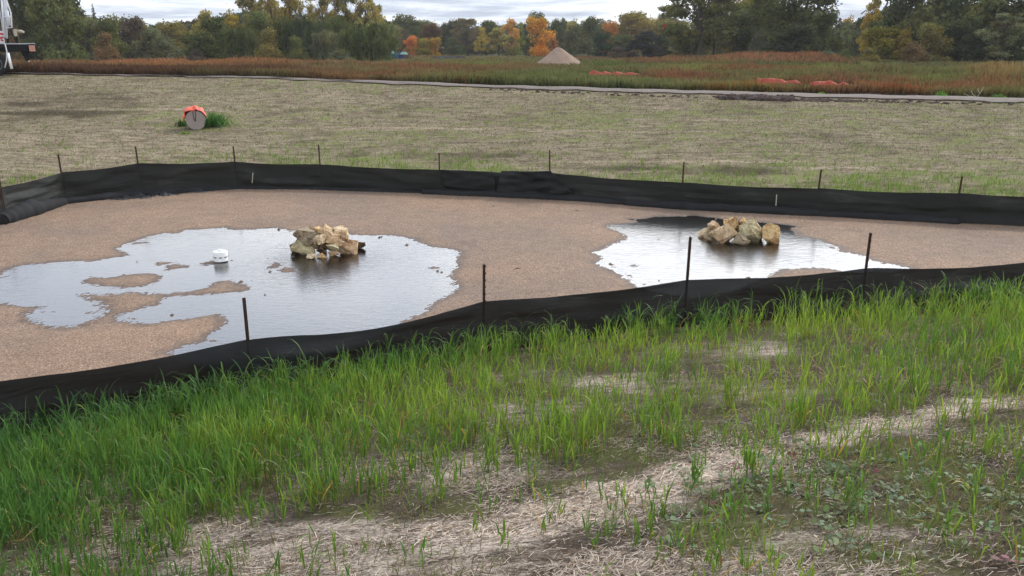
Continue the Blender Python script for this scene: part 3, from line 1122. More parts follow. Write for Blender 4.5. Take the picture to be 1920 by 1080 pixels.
# hidden core of the left heap: two buried rocks
yR = PILE_R[1]
RIGHT_ROCKS = [
    (1334, 434, 52, 26, None, -22, PALE, 'long low slab pointing out to the left of the right heap'),
    (1337, 422, 26, 15, 0.55, -10, TAN, 'small tan rock showing behind the long slab of the right heap'),
    (1357, 440, 46, 38, None, -28, TAN, 'tilted pinkish tan rock at the front left of the right heap'),
    (1374, 415, 32, 25, 0.35, 8, GOLD, 'flat topped golden rock crowning the right heap'),
    (1393, 415, 16, 15, 0.60, 0, GOLD, 'small orange rock wedged behind the top of the right heap'),
    (1407, 434, 54, 52, None, 30, OLIVE, 'biggest greyish tan boulder in the middle of the right heap'),
    (1389, 449, 33, 23, None, 14, GREY, 'small grey pitted rock at the front of the right heap'),
    (1446, 440, 36, 40, None, 24, GOLD, 'upright golden rock standing at the right end of the right heap'),
    (1329, 449, 11, 8, None, 0, GREY, 'tiny grey stone at the waterline left of the right heap'),
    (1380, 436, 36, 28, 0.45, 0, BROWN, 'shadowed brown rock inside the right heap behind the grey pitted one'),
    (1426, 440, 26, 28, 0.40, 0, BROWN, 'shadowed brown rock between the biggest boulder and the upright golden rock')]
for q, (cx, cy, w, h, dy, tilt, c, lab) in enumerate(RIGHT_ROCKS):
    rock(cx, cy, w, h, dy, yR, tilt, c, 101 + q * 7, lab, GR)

# ------------------------------------------------------------------ white pipe cap in the left puddle
cx_, cy_ = at_z(414.5, 490, 0)
kk = cy_ / F
cap = empty('pipe_cap', (cx_, cy_, 0), 'white plastic standpipe cap sticking out of the left puddle', 'pipe cap')
r_ = 13.4 * kk
bm = bmesh.new()
bm_lathe(bm, [(r_ * 0.90, -0.05), (r_ * 0.90, 0.03)], 40)
from_bm('pipe', bm, M['blacksteel'], cap, True)
bm = bmesh.new()
hh = 19.5 * kk / CP
bm_lathe(bm, [(r_ * 0.97, 0.012), (r_ * 1.0, 0.016), (r_ * 1.0, hh * 0.46), (r_ * 0.97, hh * 0.47), (r_ * 0.97, hh * 0.50), (r_ * 1.01, hh * 0.51), (r_ * 1.01, hh * 0.94), (r_ * 0.97, hh), (r_ * 0.3, hh * 1.01)], 48)
for f_ in bm.faces:
    f_.smooth = True
cb_ = from_bm('cap_body', bm, M['pvc'], cap)
cb_.data.set_sharp_from_angle(angle=R(30))
bm = bmesh.new()
bm_box(bm, (0, 0, hh * 1.01 + 0.012), (r_ * 0.62, r_ * 0.62, 0.03), None, 0.006)
from_bm('plug', bm, M['pvc'], cap)
for a in range(8):
    ang = a * math.pi / 4 + 0.3
    bm = bmesh.new()
    bm_box(bm, (math.cos(ang) * r_ * 1.0, math.sin(ang) * r_ * 1.0, hh * 0.485), (0.012, 0.05, 0.014), Matrix.Rotation(ang, 3, 'Z'), 0.002)
    from_bm('slot', bm, M['blacksteel'], cap)

# white stone and twigs on the gravel
x, y = at_z(120.5, 396, 0)
bm = bmesh.new()
bmesh.ops.create_icosphere(bm, subdivisions=2, radius=0.028, matrix=Matrix.Translation((0, 0, 0.03)) @ Matrix.Diagonal((1.1, 0.9, 0.8, 1)))
for v in bm.verts:
    v.co *= 1 + 0.15 * mnoise.noise(v.co * 40)
from_bm('pebble', bm, M['pebble'], None, True, loc=(x, y, 0.0), label='single white stone on the gravel near the far left corner', cat='stone')
for (a, b, lab, w) in (((962, 510), (976, 507), 'short forked twig on the gravel between the two puddles', 0.006), ((1076, 398), (1087, 399), 'thin twig on the gravel near the middle of the far fence', 0.005),
                       ((917, 390), (931, 391), 'thin dark twig on the gravel below the doubled cloth', 0.006)):
    p0 = at_z(*a, 0)
    p1 = at_z(*b, 0)
    bm = bmesh.new()
    mid = ((p0[0] + p1[0]) / 2, (p0[1] + p1[1]) / 2 + 0.02)
    bm_tube(bm, [(p0[0], p0[1], 0.03), (mid[0], mid[1], 0.045), (p1[0], p1[1], 0.035)], [w, w * 0.9, w * 0.5], 6)
    bm_tube(bm, [(mid[0], mid[1], 0.045), (mid[0] + 0.04, mid[1] + 0.08, 0.05)], [w * 0.7, w * 0.3], 5)
    from_bm('twig', bm, M['stick'], None, True, label=lab, cat='twig')

# ------------------------------------------------------------------ capped drain pipe on the slope behind
gx0, gy0, gz0 = at_ground(367, 243, 18, 60)
pc_x, pc_z = at_y(366.5, 225, gy0)
pr = 17.6 * gy0 / F
PROT = R(20)
pipe = empty('drain_pipe', (gx0, gy0, gz0), 'capped round grey drain pipe poking out of the slope under orange netting', 'pipe', rz=PROT)
cen = Vector((pc_x - gx0, -0.02, pc_z - gz0))
bm = bmesh.new()
prof = []
for j in range(12):
    prof.append((pr * (0.95 if j % 2 else 0.99), j * 0.06 + 0.03))
Mx = Matrix.Translation(cen) @ Matrix.Rotation(-math.pi / 2, 4, 'X')
bm_lathe(bm, prof, 36, Mx)
from_bm('barrel', bm, M['darkpipe'], pipe, True)
bm = bmesh.new()
ring = []
nn_ = 56
for side in (0, 1):
    rr = []
    for a in range(nn_):
        th = 2 * math.pi * a / nn_
        rad = pr * (1.0 + 0.02 * math.sin(3 * th + 1))
        dth = (th - (-math.pi / 2 + 2 * math.pi + 0.05)) % (2 * math.pi)
        dth = min(dth, 2 * math.pi - dth)
        rad *= 1 - 0.13 * math.exp(-(dth / 0.07) ** 2)
        if th > math.pi and th < 2 * math.pi:
            rad *= 1 + (0.05 if math.cos(th) > 0 else -0.02) * abs(math.sin(th))
        rr.append(bm.verts.new(cen + Vector((rad * math.cos(th), -0.045 + side * 0.045, rad * math.sin(th)))))
    ring.append(rr)
for a in range(nn_):
    bm.faces.new((ring[0][a], ring[0][(a + 1) % nn_], ring[1][(a + 1) % nn_], ring[1][a]))
bm.faces.new(ring[0])
bm.faces.new(ring[1][::-1])
from_bm('end_cover', bm, M['concrete'], pipe)
bm = bmesh.new()
bm_tube(bm, [cen + Vector((-0.06, -0.055, pr * 1.0)), cen + Vector((-0.05, -0.06, 0.02)), cen + Vector((0.0, -0.06, -0.03)), cen + Vector((0.03, -0.055, pr * 0.95))], 0.010, 6)
from_bm('cord', bm, M['stick'], pipe, True)
# bundle of orange netting draped over the top
bm = bmesh.new()
nu, nv = 60, 26
grid = []
for j in range(nv):
    row = []
    for i in range(nu):
        u, v = i / (nu - 1), j / (nv - 1)
        lo, hi = R(172), R(22)
        th = lo + (hi - lo) * u
        fold = 0.10 * math.sin(math.pi * u) + math.sin(u * 26 + 3 * mnoise.noise(Vector((u * 3, v * 2, 0)))) * 0.06 + mnoise.noise(Vector((u * 7, v * 5, 4))) * 0.10
        rad = pr * (1.14 + 0.20 * math.sin(math.pi * u) * math.sin(math.pi * min(1, v * 1.1)) + fold)
        hang = (1 - v) ** 3 * pr * (0.12 + 0.45 * max(0, u - 0.55) + 0.25 * (u < 0.12) - 0.1 * math.sin(9 * u))
        p = cen + Vector((rad * math.cos(th) * 1.02, -0.10 + v * 0.65 + 0.03 * math.sin(u * 17), rad * math.sin(th) * 0.96 + pr * 0.06 - hang * (0.8 if 0.1 < u < 0.9 else 0.4)))
        if v > 0.85:
            p.z -= (v - 0.85) * 1.2
        row.append(bm.verts.new(p))
    grid.append(row)
for j in range(nv - 1):
    for i in range(nu - 1):
        bm.faces.new((grid[j][i], grid[j][i + 1], grid[j + 1][i + 1], grid[j + 1][i]))
o = from_bm('orange_netting', bm, M['orange'], None, True, loc=(gx0, gy0, gz0), label='bunched bright orange safety netting draped over the capped pipe', cat='netting')
o.rotation_euler = (0, 0, PROT)
o.modifiers.new('thickness', 'SOLIDIFY').thickness = 0.012

# ------------------------------------------------------------------ gravel pile, dirt ridge, orange fences, play structure
pgx, pgy, pgz = at_ground(1050, 124, 60, 300)
kk = pgy / F
zc = terr(pgx, pgy)
nb, nr = 96, 40
V = [(0, 0, 36.5 * kk)]
for j in range(1, nr + 1):
    for a in range(nb):
        th = 2 * math.pi * a / nb
        t = j / nr
        rad = t * 49 * kk * (1 + 0.05 * math.sin(2 * th + 0.6) + 0.03 * math.sin(5 * th))
        zz = 36.5 * kk * (1 - t) ** 1.0 + 0.10 * (mnoise.noise(Vector((math.cos(th) * t * 3, math.sin(th) * t * 3, 5)))) * (t < 0.97)
        zz -= 0.16 * max(0, 1 - t * 10) + 0.25 * max(0, t - 0.8)
        V.append((rad * math.cos(th) - 4 * kk * (1 - t) + 0.16 * rad * 0, rad * math.sin(th), zz))
tris = []
for a in range(nb):
    tris.append((0, 1 + a, 1 + (a + 1) % nb))
quads = []
for j in range(nr - 1):
    for a in range(nb):
        p = 1 + j * nb
        quads.append((p + a, p + nb + a, p + nb + (a + 1) % nb))
        quads.append((p + a, p + nb + (a + 1) % nb, p + (a + 1) % nb))
me = mesh_np('gravel_pile', np.array(V, float), np.array(tris + quads), [M['pilegravel']], True)
link('gravel_pile', me, loc=(pgx, pgy, zc - 0.1), label='tall pointed heap of pinkish gravel standing in the far meadow', cat='gravel pile')

# churned soil along the near edge of the path
V, Fq = [], []
cnt = 0
rs = random.Random(5)
bm = bmesh.new()
for q in range(900):
    px = rs.choice([rs.triangular(1345, 1500, 1410), rs.uniform(1380, 1560), rs.uniform(900, 1900), rs.uniform(1570, 1760)])
    up = 1600 < px < 1760 and rs.random() < 0.75
    base = np.interp(px, [900, 1345, 1500, 1920], [168, 184, 188, 196]) + rs.uniform(-2.2, 2.2)
    if up:
        base = np.interp(px, [1570, 1760], [176, 180])
    X0, Y0, Z0 = at_ground(px, base, 25, 60)
    s0 = rs.uniform(0.03, 0.13) * (1.3 if 1350 < px < 1480 and not up else 0.55)
    r = bmesh.ops.create_icosphere(bm, subdivisions=2, radius=s0, matrix=Matrix.Translation((X0, Y0, Z0 + s0 * 0.25)) @ Matrix.Diagonal((1.5, 1.1, 0.7, 1)))
    for v in r['verts']:
        v.co += mnoise.noise_vector(v.co * 7) * s0 * 0.7
from_bm('soil_clods', bm, M['soil'], None, False, label='dark churned soil clods strewn along the edge of the gravel path', cat='soil', kind='stuff')


def orange_fence(pts, label, h=0.5):
    """pts: list of (px, top row, base row); the posts stand at the peaks"""
    _, yy0, _ = at_ground(pts[len(pts) // 2][0], pts[len(pts) // 2][2] + 6, 30, 200)
    root = empty('safety_fence', (at_y(pts[0][0], 100, yy0)[0], yy0, terr(at_y(pts[0][0], 100, yy0)[0], yy0)), label, 'safety fence', 'orange safety fences in the meadow')
    o0 = Vector(root.location)
    V = []
    N = 90
    pxs = np.linspace(pts[0][0], pts[-1][0], N)
    tp = np.interp(pxs, [p[0] for p in pts], [p[1] for p in pts])
    bt = np.interp(pxs, [p[0] for p in pts], [p[2] for p in pts])
    for j in range(7):
        v = j / 6
        for a in range(N):
            yy = yy0 + 0.08 * math.sin(a * 0.23) + (v - 0.5) * 0.3
            X0, Z1 = at_y(pxs[a], tp[a], yy)
            _, Z0 = at_y(pxs[a], bt[a] + 8, yy)
            V.append((X0 - o0.x, yy - o0.y + 0.05 * mnoise.noise(Vector((a * 0.4, j, 1))), Z0 * (1 - v) + Z1 * v - o0.z))
    i = np.arange(7 * N).reshape(7, N)
    Fc = np.stack([i[:-1, :-1], i[:-1, 1:], i[1:, 1:], i[1:, :-1]], -1).reshape(-1, 4)
    o = link('net', mesh_np('net', np.array(V), Fc, [M['orange_net']], True), root)
    o.modifiers.new('thickness', 'SOLIDIFY').thickness = 0.01
    for a in range(1, len(pts) - 1):
        if pts[a][1] < pts[a - 1][1] - 2.5 and pts[a][1] < pts[a + 1][1] - 2.5:
            X0, Z1 = at_y(pts[a][0], pts[a][1], yy0)
            bm = bmesh.new()
            bm_tube(bm, [(X0 - o0.x, 0.35, -0.3), (X0 - o0.x, 0.35, Z1 - o0.z - 0.02)], 0.018, 6)
            from_bm('post', bm, M['rust'], root)


M['orange_net'] = simple_mat('faded_orange_net', (0.33, 0.075, 0.045), 0.7, 0.2, 0.25, 3)
orange_fence([(1104, 136, 137), (1112, 131, 137), (1130, 137, 138), (1133, 133, 138), (1148, 137, 139), (1155, 133.5, 139), (1170, 137, 140), (1182, 135, 140), (1200, 139, 140)],
             'low scalloped orange fence in the green meadow right of the gravel heap')
orange_fence([(1420, 146, 154), (1430, 147.5, 156), (1445, 146, 157), (1468, 149, 158), (1472, 152, 158), (1493, 149.5, 158), (1504, 157, 159)],
             'left piece of the sagging orange fence in the red weeds beyond the path')
orange_fence([(1514, 158, 159), (1525, 152.5, 159), (1546, 152.5, 160), (1556, 150, 161), (1570, 157, 162), (1571, 158, 162), (1581, 152.8, 162), (1600, 161, 162)],
             'right piece of the sagging orange fence, rising to two peaks')

# play structure far off, under the trees
psx, psy, psz = at_ground(745, 110, 120, 400)
kk = psy / F
play = empty('play_structure', (psx, psy, psz), 'far off teal and blue play structure with a pitched green roof', 'playground')


def ps_box(name, x0, x1, y0, y1, mat, dy=0.0, d=1.2):
    a, zt = at_y(x0, y0, psy)
    b, zb = at_y(x1, y1, psy)
    bm = bmesh.new()
    bm_box(bm, ((a + b) / 2 - psx, dy, (zt + zb) / 2 - psz), (b - a, d, zt - zb), None, 0.03)
    return from_bm(name, bm, mat, play)


ps_box('panel', 728, 738, 101, 109, M['teal'])
ps_box('panel', 739.5, 746, 99, 109, M['teal'], 0.6)
ps_box('panel', 747, 756, 102, 109.5, M['blue'], 0.2)
for q in (728, 738.5, 746.3, 749.5, 756, 762):
    ps_box('post', q, q + 0.8, 96 if q in (746.3, 749.5) else 99, 112, M['blue'], 0.1, 0.15)
for (x0, x1, y0, y1) in ((728, 740, 95, 101), (750, 764, 97, 102)):
    a, zt = at_y(x0, y0, psy)
    b, zb = at_y(x1, y1, psy)
    bm = bmesh.new()
    vs = [bm.verts.new((p[0] - psx, p[1], p[2] - psz)) for p in ((a, -1, zb), (b, -1, zb), (b, 1, zb), (a, 1, zb), (a + (b - a) * 0.25, 0, zt), (a + (b - a) * 0.7, 0, zt))]
    for f_ in ((0, 1, 5, 4), (1, 2, 5), (2, 3, 4, 5), (3, 0, 4), (3, 2, 1, 0)):
        bm.faces.new([vs[q] for q in f_])
    from_bm('roof', bm, M['tealroof'], play)
rx_, ry_, rz_ = at_ground(840, 110, 120, 400)
rail = empty('railing', (rx_, ry_, rz_), 'far off thin blue railing with a teal seat beside the playground trees', 'railing')
for (x0, x1, y0, y1, mt, nm) in ((812, 813, 107, 111, 'blue', 'post'), (828, 829, 107, 111, 'blue', 'post'), (845, 846, 106.5, 110, 'blue', 'post'), (868, 869, 106, 110, 'blue', 'post'),
                                (812, 832, 107, 107.8, 'blue', 'rail'), (832, 870, 106, 106.7, 'blue', 'rail'), (826, 833, 107.5, 109.5, 'teal', 'seat')):
    a, zt = at_y(x0, y0, ry_)
    b, zb = at_y(x1, y1, ry_)
    bm = bmesh.new()
    bm_box(bm, ((a + b) / 2 - rx_, 0.0, (zt + zb) / 2 - rz_), (b - a, 0.15 if nm != 'seat' else 0.5, zt - zb), None, 0.01)
    from_bm(nm, bm, M[mt], rail)

# ------------------------------------------------------------------ truck at the left edge
TY = 45.0
tgx, _ = at_y(0, 135, TY)
tz = terr(tgx, TY)
kk = TY / F / CP
TROT = math.atan2(960, F) * 0.98
truck = empty('tank_truck', (tgx, TY, tz), 'white tank truck with ladder and black rear deck at the left edge', 'truck', rz=TROT)
tp_ = Vector((tgx, TY, tz))


def T(px, py, dy=0.0):
    ax, az_ = ray(px, py)
    # plane through the truck's side, spanned by its long axis and the vertical
    ct, st = math.cos(TROT), math.sin(TROT)
    t = (ax * TY - tp_.x) / (ct - ax * st)
    yy = TY + t * st
    return Vector((t, dy, CZ + az_ * yy - tp_.z))


def t_box(name, x0, x1, y0, y1, mat, y_c=1.2, d=2.4, par=None, bev=0.02):
    a, b = T(x0, y0), T(x1, y1)
    bm = bmesh.new()
    bm_box(bm, ((a.x + b.x) / 2, y_c, (a.z + b.z) / 2), (abs(b.x - a.x), d, abs(a.z - b.z)), None, bev)
    return from_bm(name, bm, mat, par or truck)


t_box('chassis', -230, 52, 84, 97, M['blacksteel'])
t_box('rear_bumper', 52.2, 67, 82, 97.5, M['blacksteel'], 1.2, 2.45)
t_box('tail_lamp', 53.5, 66.5, 85, 96.5, M['lens'], -0.06, 0.05)
t_box('deck_plate', -230, 66, 81.6, 82.8, M['greypaint'], 1.2, 2.44)
bm = bmesh.new()
g = [T(40, 97), T(55, 97), T(55, 114), T(49, 115)]
vs = [bm.verts.new((p.x, 0.25, p.z)) for p in g] + [bm.verts.new((p.x, 0.45, p.z)) for p in g]
for f_ in ((0, 1, 2, 3), (7, 6, 5, 4), (0, 4, 5, 1), (1, 5, 6, 2), (2, 6, 7, 3), (3, 7, 4, 0)):
    bm.faces.new([vs[q] for q in f_])
from_bm('jack_leg', bm, M['blacksteel'], truck)
t_box('jack_foot', 53, 56.5, 113.5, 116.5, M['beige'], 0.35, 0.25)
# tank body
ta, tb = T(-225, 0), T(-12, 0)
t_box('tank_end_panel', -12, 5, -60, 58, M['greypaint'], 0.9, 1.6)
bm = bmesh.new()
zc0 = T(0, 30).z
prof = []
for j, (t, r0) in enumerate([(0, 0.2), (0.0, 0.9), (0.06, 1.25), (0.3, 1.45), (0.6, 1.5), (0.85, 1.4), (0.97, 1.25), (1.0, 1.05), (1.0, 0.2)]):
    prof.append((r0, t * (tb.x - ta.x)))
Mx = Matrix.Translation((ta.x, 1.3, zc0 + 0.25)) @ Matrix.Rotation(math.pi / 2, 4, 'Y')
bm_lathe(bm, prof, 40, Mx)
from_bm('tank', bm, M['greypaint'], truck, True)
t_box('rear_panel', -14, 9.5, 58, 82, M['whitepaint'], -0.05, 0.08)
bm = bmesh.new()
for (a, b) in (((-4, 63), (9, 64)), ((-4, 72), (6, 70)), ((2, 74), (6, 77))):
    bm_tube(bm, [T(a[0], a[1], -0.11), T(b[0], b[1], -0.11)], 0.045, 6)
from_bm('decal', bm, M['redpaint'], truck)
# ladder and hoop rail
for pts, rr in (([(3, 0), (9, 70)], 0.05), ([(6, -20), (8, 0), (13, 72)], 0.05)):
    bm = bmesh.new()
    bm_tube(bm, [T(a, b, -0.2) for a, b in pts], rr, 8)
    from_bm('ladder_rail', bm, M['whitepaint'], truck, True)
for y0 in range(4, 70, 9):
    bm = bmesh.new()
    bm_tube(bm, [T(3.2 + y0 * 0.085, y0, -0.2), T(8.3 + y0 * 0.07, y0, -0.2)], 0.022, 6)
    from_bm('rung', bm, M['whitepaint'], truck, True)
bm = bmesh.new()
bm_tube(bm, [T(8, -14, -0.5), T(12, 2, -0.5), T(20, 25, -0.5), T(22, 52, -0.5), T(10, 52.5, -0.5)], 0.035, 8)
bm_tube(bm, [T(7, 32, -0.5), T(20.5, 31, -0.5)], 0.03, 6)
bm_tube(bm, [T(12, 4, -0.5), T(15, 52, -0.5)], 0.03, 6)
from_bm('guard_rail', bm, M['whitepaint'], truck, True)
bm = bmesh.new()
bm_tube(bm, [T(12, 20, -0.4), T(17, 48, -0.4)], 0.08, 8)
from_bm('hose', bm, M['whitepaint'], truck, True)
t_box('valve_box', 24.5, 33, 55, 68, M['beige'], 0.3, 0.5)
bm = bmesh.new()
bm_tube(bm, [T(32, 58, 0.2), T(40, 58.5, 0.2), T(46, 61, 0.2)], [0.07, 0.07, 0.05], 10)
from_bm('spout', bm, M['beige'], truck, True)
t_box('bracket', 29, 35, 68, 81.5, M['blacksteel'], 0.3, 0.4)
bm = bmesh.new()
bm_tube(bm, [T(18, 55, 0.1), T(26, 68, 0.1), T(31, 80, 0.1)], 0.03, 6)
bm_tube(bm, [T(14, 60, 0.3), T(15, 81, 0.3)], 0.05, 6)
from_bm('strut', bm, M['blacksteel'], truck, True)
bm = bmesh.new()
bm_tube(bm, [T(14.5, 99, -0.3), T(22, 129, -0.3)], 0.065, 10)
from_bm('white_pipe', bm, M['pvc'], truck, True)
bm = bmesh.new()
bm_tube(bm, [T(9, 82, -0.25), T(12.5, 95, -0.25), T(12.5, 112, -0.25), T(9, 127, -0.25)], 0.028, 8)
from_bm('hanging_hose', bm, M['whitepaint'], truck, True)
for wx in (-12.5, -62, -190):
    c = T(wx, 112, 0.15)
    wr = c.z - 0.02 + 0.0
    bm = bmesh.new()
    Mx = Matrix.Translation((c.x, 0.0, 0)) @ Matrix.Translation((0, 0, 0.60)) @ Matrix.Rotation(-math.pi / 2, 4, 'X')
    bm_lathe(bm, [(0.36, 0.0), (0.50, -0.02), (0.60, 0.03), (0.62, 0.08), (0.62, 0.24), (0.60, 0.29), (0.5, 0.33), (0.36, 0.31)], 36, Mx)
    w_ = from_bm('wheel', bm, M['rubber'], truck, True)
    bm = bmesh.new()
    bm_lathe(bm, [(0.1, -0.05), (0.12, -0.01), (0.30, 0.05), (0.355, -0.01), (0.358, 0.1)], 28, Mx)
    from_bm('rim', bm, M['whitepaint'], w_, True)
t_box('mudguard', -40, 8, 83.5, 90, M['blacksteel'], -0.1, 0.5)

# ------------------------------------------------------------------ blades: grass, weeds, straw, meadow plants
def blades(base, L, az, lean, curve, w, c0, c1, segs=5, wprof=None, twist=None):
    """vectorised curved blades; returns V, F, C"""
    n = len(L)
    t = np.linspace(0, 1, segs + 1)
    ang = lean[:, None] + curve[:, None] * t[None, :] ** 1.6
    step = L[:, None] / segs
    dz = np.cos(ang) * step
    dh = np.sin(ang) * step
    z = np.concatenate([np.zeros((n, 1)), np.cumsum(dz[:, :-1], 1)], 1)
    h = np.concatenate([np.zeros((n, 1)), np.cumsum(dh[:, :-1], 1)], 1)
    ca, sa = np.cos(az)[:, None], np.sin(az)[:, None]
    X = base[:, 0:1] + h * ca
    Y = base[:, 1:2] + h * sa
    Z = base[:, 2:3] + z
    tw = (az + math.pi / 2 if twist is None else az + math.pi / 2 + twist)[:, None] + 0 * t[None, :]
    prof = (np.clip(1.05 - t, 0.04, 1) ** 0.6 * (0.55 + 0.45 * np.minimum(1, t * 4)))[None, :] if wprof is None else wprof[None, :]
    hw = w[:, None] * prof / 2
    P0 = np.stack([X - np.cos(tw) * hw, Y - np.sin(tw) * hw, Z], -1)
    P1 = np.stack([X + np.cos(tw) * hw, Y + np.sin(tw) * hw, Z], -1)
    V = np.stack([P0, P1], 2).reshape(-1, 3)
    k = np.arange(n)[:, None] * (2 * (segs + 1)) + 2 * np.arange(segs)[None, :]
    Fc = np.stack([k, k + 1, k + 3, k + 2], -1).reshape(-1, 4)
    C = c0[:, None, :] * (1 - t)[None, :, None] + c1[:, None, :] * t[None, :, None]
    C = np.repeat(C, 2, axis=1).reshape(-1, 3)
    return V, Fc, C


def join(parts):
    Vs, Fs, Cs = [], [], []
    off = 0
    for V, Fc, C in parts:
        Vs.append(V)
        Fs.append(Fc + off)
        Cs.append(C)
        off += len(V)
    return np.concatenate(Vs), np.concatenate(Fs), np.concatenate(Cs)


# growth map: rows of the picture against columns (0, 240, ... 1920)
GR_COLS = np.arange(0, 1921, 240)
GR_ROWS = np.array([520, 600, 660, 720, 780, 840, 900, 960, 1020, 1090])
GR_DEN = np.array([
    [.6, .6, .6, .7, .8, .9, .9, .9, 1.0],
    [1, 1, 1, .8, .9, .9, .8, .8, .95],
    [1, 1, .95, .95, .85, .75, .50, .7, .85],
    [1, 1, 1, 1, .60, .50, .50, .66, .8],
    [1, 1, 1, .90, .55, .62, .55, .45, .38],
    [.95, 1, 1, .74, .68, .66, .46, .28, .20],
    [.9, .95, .95, .60, .54, .44, .24, .20, .16],
    [.82, .82, .74, .38, .34, .26, .22, .16, .16],
    [.72, .62, .50, .28, .24, .24, .24, .16, .16],
    [.6, .5, .4, .2, .2, .18, .16, .15, .15]])
GR_H = np.array([.40, .40, .35, .33, .31, .31, .30, .29, .27, .26])


def bilin(px, py, T_):
    cx = np.clip(px / 240, 0, 7.999)
    ry = np.interp(py, GR_ROWS, np.arange(len(GR_ROWS)))
    ry = np.clip(ry, 0, len(GR_ROWS) - 1.001)
    i, j = ry.astype(int), cx.astype(int)
    fi, fj = ry - i, cx - j
    return (T_[i, j] * (1 - fj) + T_[i, j + 1] * fj) * (1 - fi) + (T_[i + 1, j] * (1 - fj) + T_[i + 1, j + 1] * fj) * fi


N = 64000
X = rng.uniform(-9, 10.5, N)
Y = rng.uniform(2.4, 13, N)
s = near_s(X, Y)
keep = (s > 0.05)
X, Y, s = X[keep], Y[keep], s[keep]
Z = terrain(X, Y)
PX, PY = project(X, Y, Z)
keep = (PX > -160) & (PX < 2080) & (PY < 1250)
X, Y, Z, s, PX, PY = [a[keep] for a in (X, Y, Z, s, PX, PY)]
D = bilin(PX, PY, GR_DEN)
clump = vnoise(X, Y, 2.6, 12, 3)
clump2 = vnoise(X, Y, 7.0, 15, 2)
strip = np.zeros(len(X))
for (cx, cy, rx, ry, an) in ((1300, 893, 150, 16, -0.28), (1050, 965, 150, 18, -0.3), (1540, 826, 80, 10, -0.25), (1390, 870, 130, 22, -0.28), (1190, 930, 130, 22, -0.35), (1640, 800, 130, 16, -0.2), (1810, 765, 110, 14, -0.25), (640, 1000, 260, 28, -0.12),
                             (850, 885, 90, 16, -0.3), (1130, 722, 70, 16, -0.3), (1440, 658, 50, 14, 0), (1650, 668, 60, 10, 0), (960, 765, 60, 14, -.3), (1010, 740, 70, 12, -.4)):
    dx, dy = PX - cx, PY - cy
    a, b = dx * math.cos(an) + dy * math.sin(an), -dx * math.sin(an) + dy * math.cos(an)
    strip = np.maximum(strip, np.exp(-((a / rx) ** 2 + (b / ry) ** 2) ** 2))
prob = D * np.clip((clump - 0.5) * 4.2 * (1.35 - D) + (clump2 - 0.5) * 2.6 * (1.35 - D) + 0.55 + 0.3 * D, 0.02, 1.3) * (1 - 0.93 * strip)
prob = prob * np.where(s < 0.55, np.clip((vnoise(X, Y, 1.5, 14, 2) - 0.30) * 2.6, 0.08, 0.9), 1.0)
sel = rng.random(len(X)) < prob * np.interp(PY, [560, 700, 900], [0.34, 0.48, 0.90]) * np.where(PX < 700, 1.15, 1.0)
X, Y, Z, s, PX, PY, D = [a[sel] for a in (X, Y, Z, s, PX, PY, D)]
nt = len(X)
hgt = np.interp(PY, GR_ROWS, GR_H) * (0.62 + 0.5 * D) * rng.uniform(0.6, 1.18, nt)
nearf = np.exp(-(s / 0.55) ** 2)
hgt = hgt * (1 + 0.22 * nearf) * (0.85 + 0.3 * vnoise(X, Y, 1.3, 19, 2))
per = rng.integers(4, 9, nt)
idx = np.repeat(np.arange(nt), per)
nb_ = len(idx)
stem_lean = np.abs(rng.normal(0.05, 0.08, nt))
stem_az = rng.uniform(0, 2 * math.pi, nt)
frac = rng.uniform(0.0, 0.62, nb_)
hs = hgt[idx]
off_ = rng.normal(0, 0.016, (nb_, 2))
ho = np.sin(stem_lean[idx]) * frac * hs
bx_ = X[idx] + off_[:, 0] + ho * np.cos(stem_az[idx])
by_ = Y[idx] + off_[:, 1] + ho * np.sin(stem_az[idx])
bz_ = terrain(bx_, by_) - 0.01 + frac * hs
nf = nearf[idx]
L = hs * rng.uniform(0.34, 0.62, nb_)
az = rng.uniform(0, 2 * math.pi, nb_)
lean = np.abs(rng.normal(0.16, 0.18, nb_)) + 0.03
arch = rng.random(nb_) < (0.10 + 0.75 * nf)
curve = np.where(arch, rng.uniform(1.5, 2.9, nb_), np.abs(rng.normal(0.15, 0.28, nb_)))
L = np.where(arch, L * 1.38, L)
w = rng.uniform(0.005, 0.0120, nb_) * (0.9 + 0.65 * nf)
g1 = np.array([0.070, 0.155, 0.030])
g2 = np.array([0.205, 0.290, 0.045])
g3 = np.array([0.042, 0.112, 0.040])


def green(bxx, byy, ii):
    k_ = len(bxx)
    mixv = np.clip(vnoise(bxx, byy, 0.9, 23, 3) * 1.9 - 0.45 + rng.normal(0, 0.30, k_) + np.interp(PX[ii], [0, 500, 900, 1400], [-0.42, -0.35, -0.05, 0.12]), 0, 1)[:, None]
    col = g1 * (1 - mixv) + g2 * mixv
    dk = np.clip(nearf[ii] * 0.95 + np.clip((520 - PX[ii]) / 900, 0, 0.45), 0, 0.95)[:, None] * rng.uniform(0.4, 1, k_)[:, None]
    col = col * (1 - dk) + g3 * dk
    return col * rng.uniform(0.75, 1.25, (k_, 1))


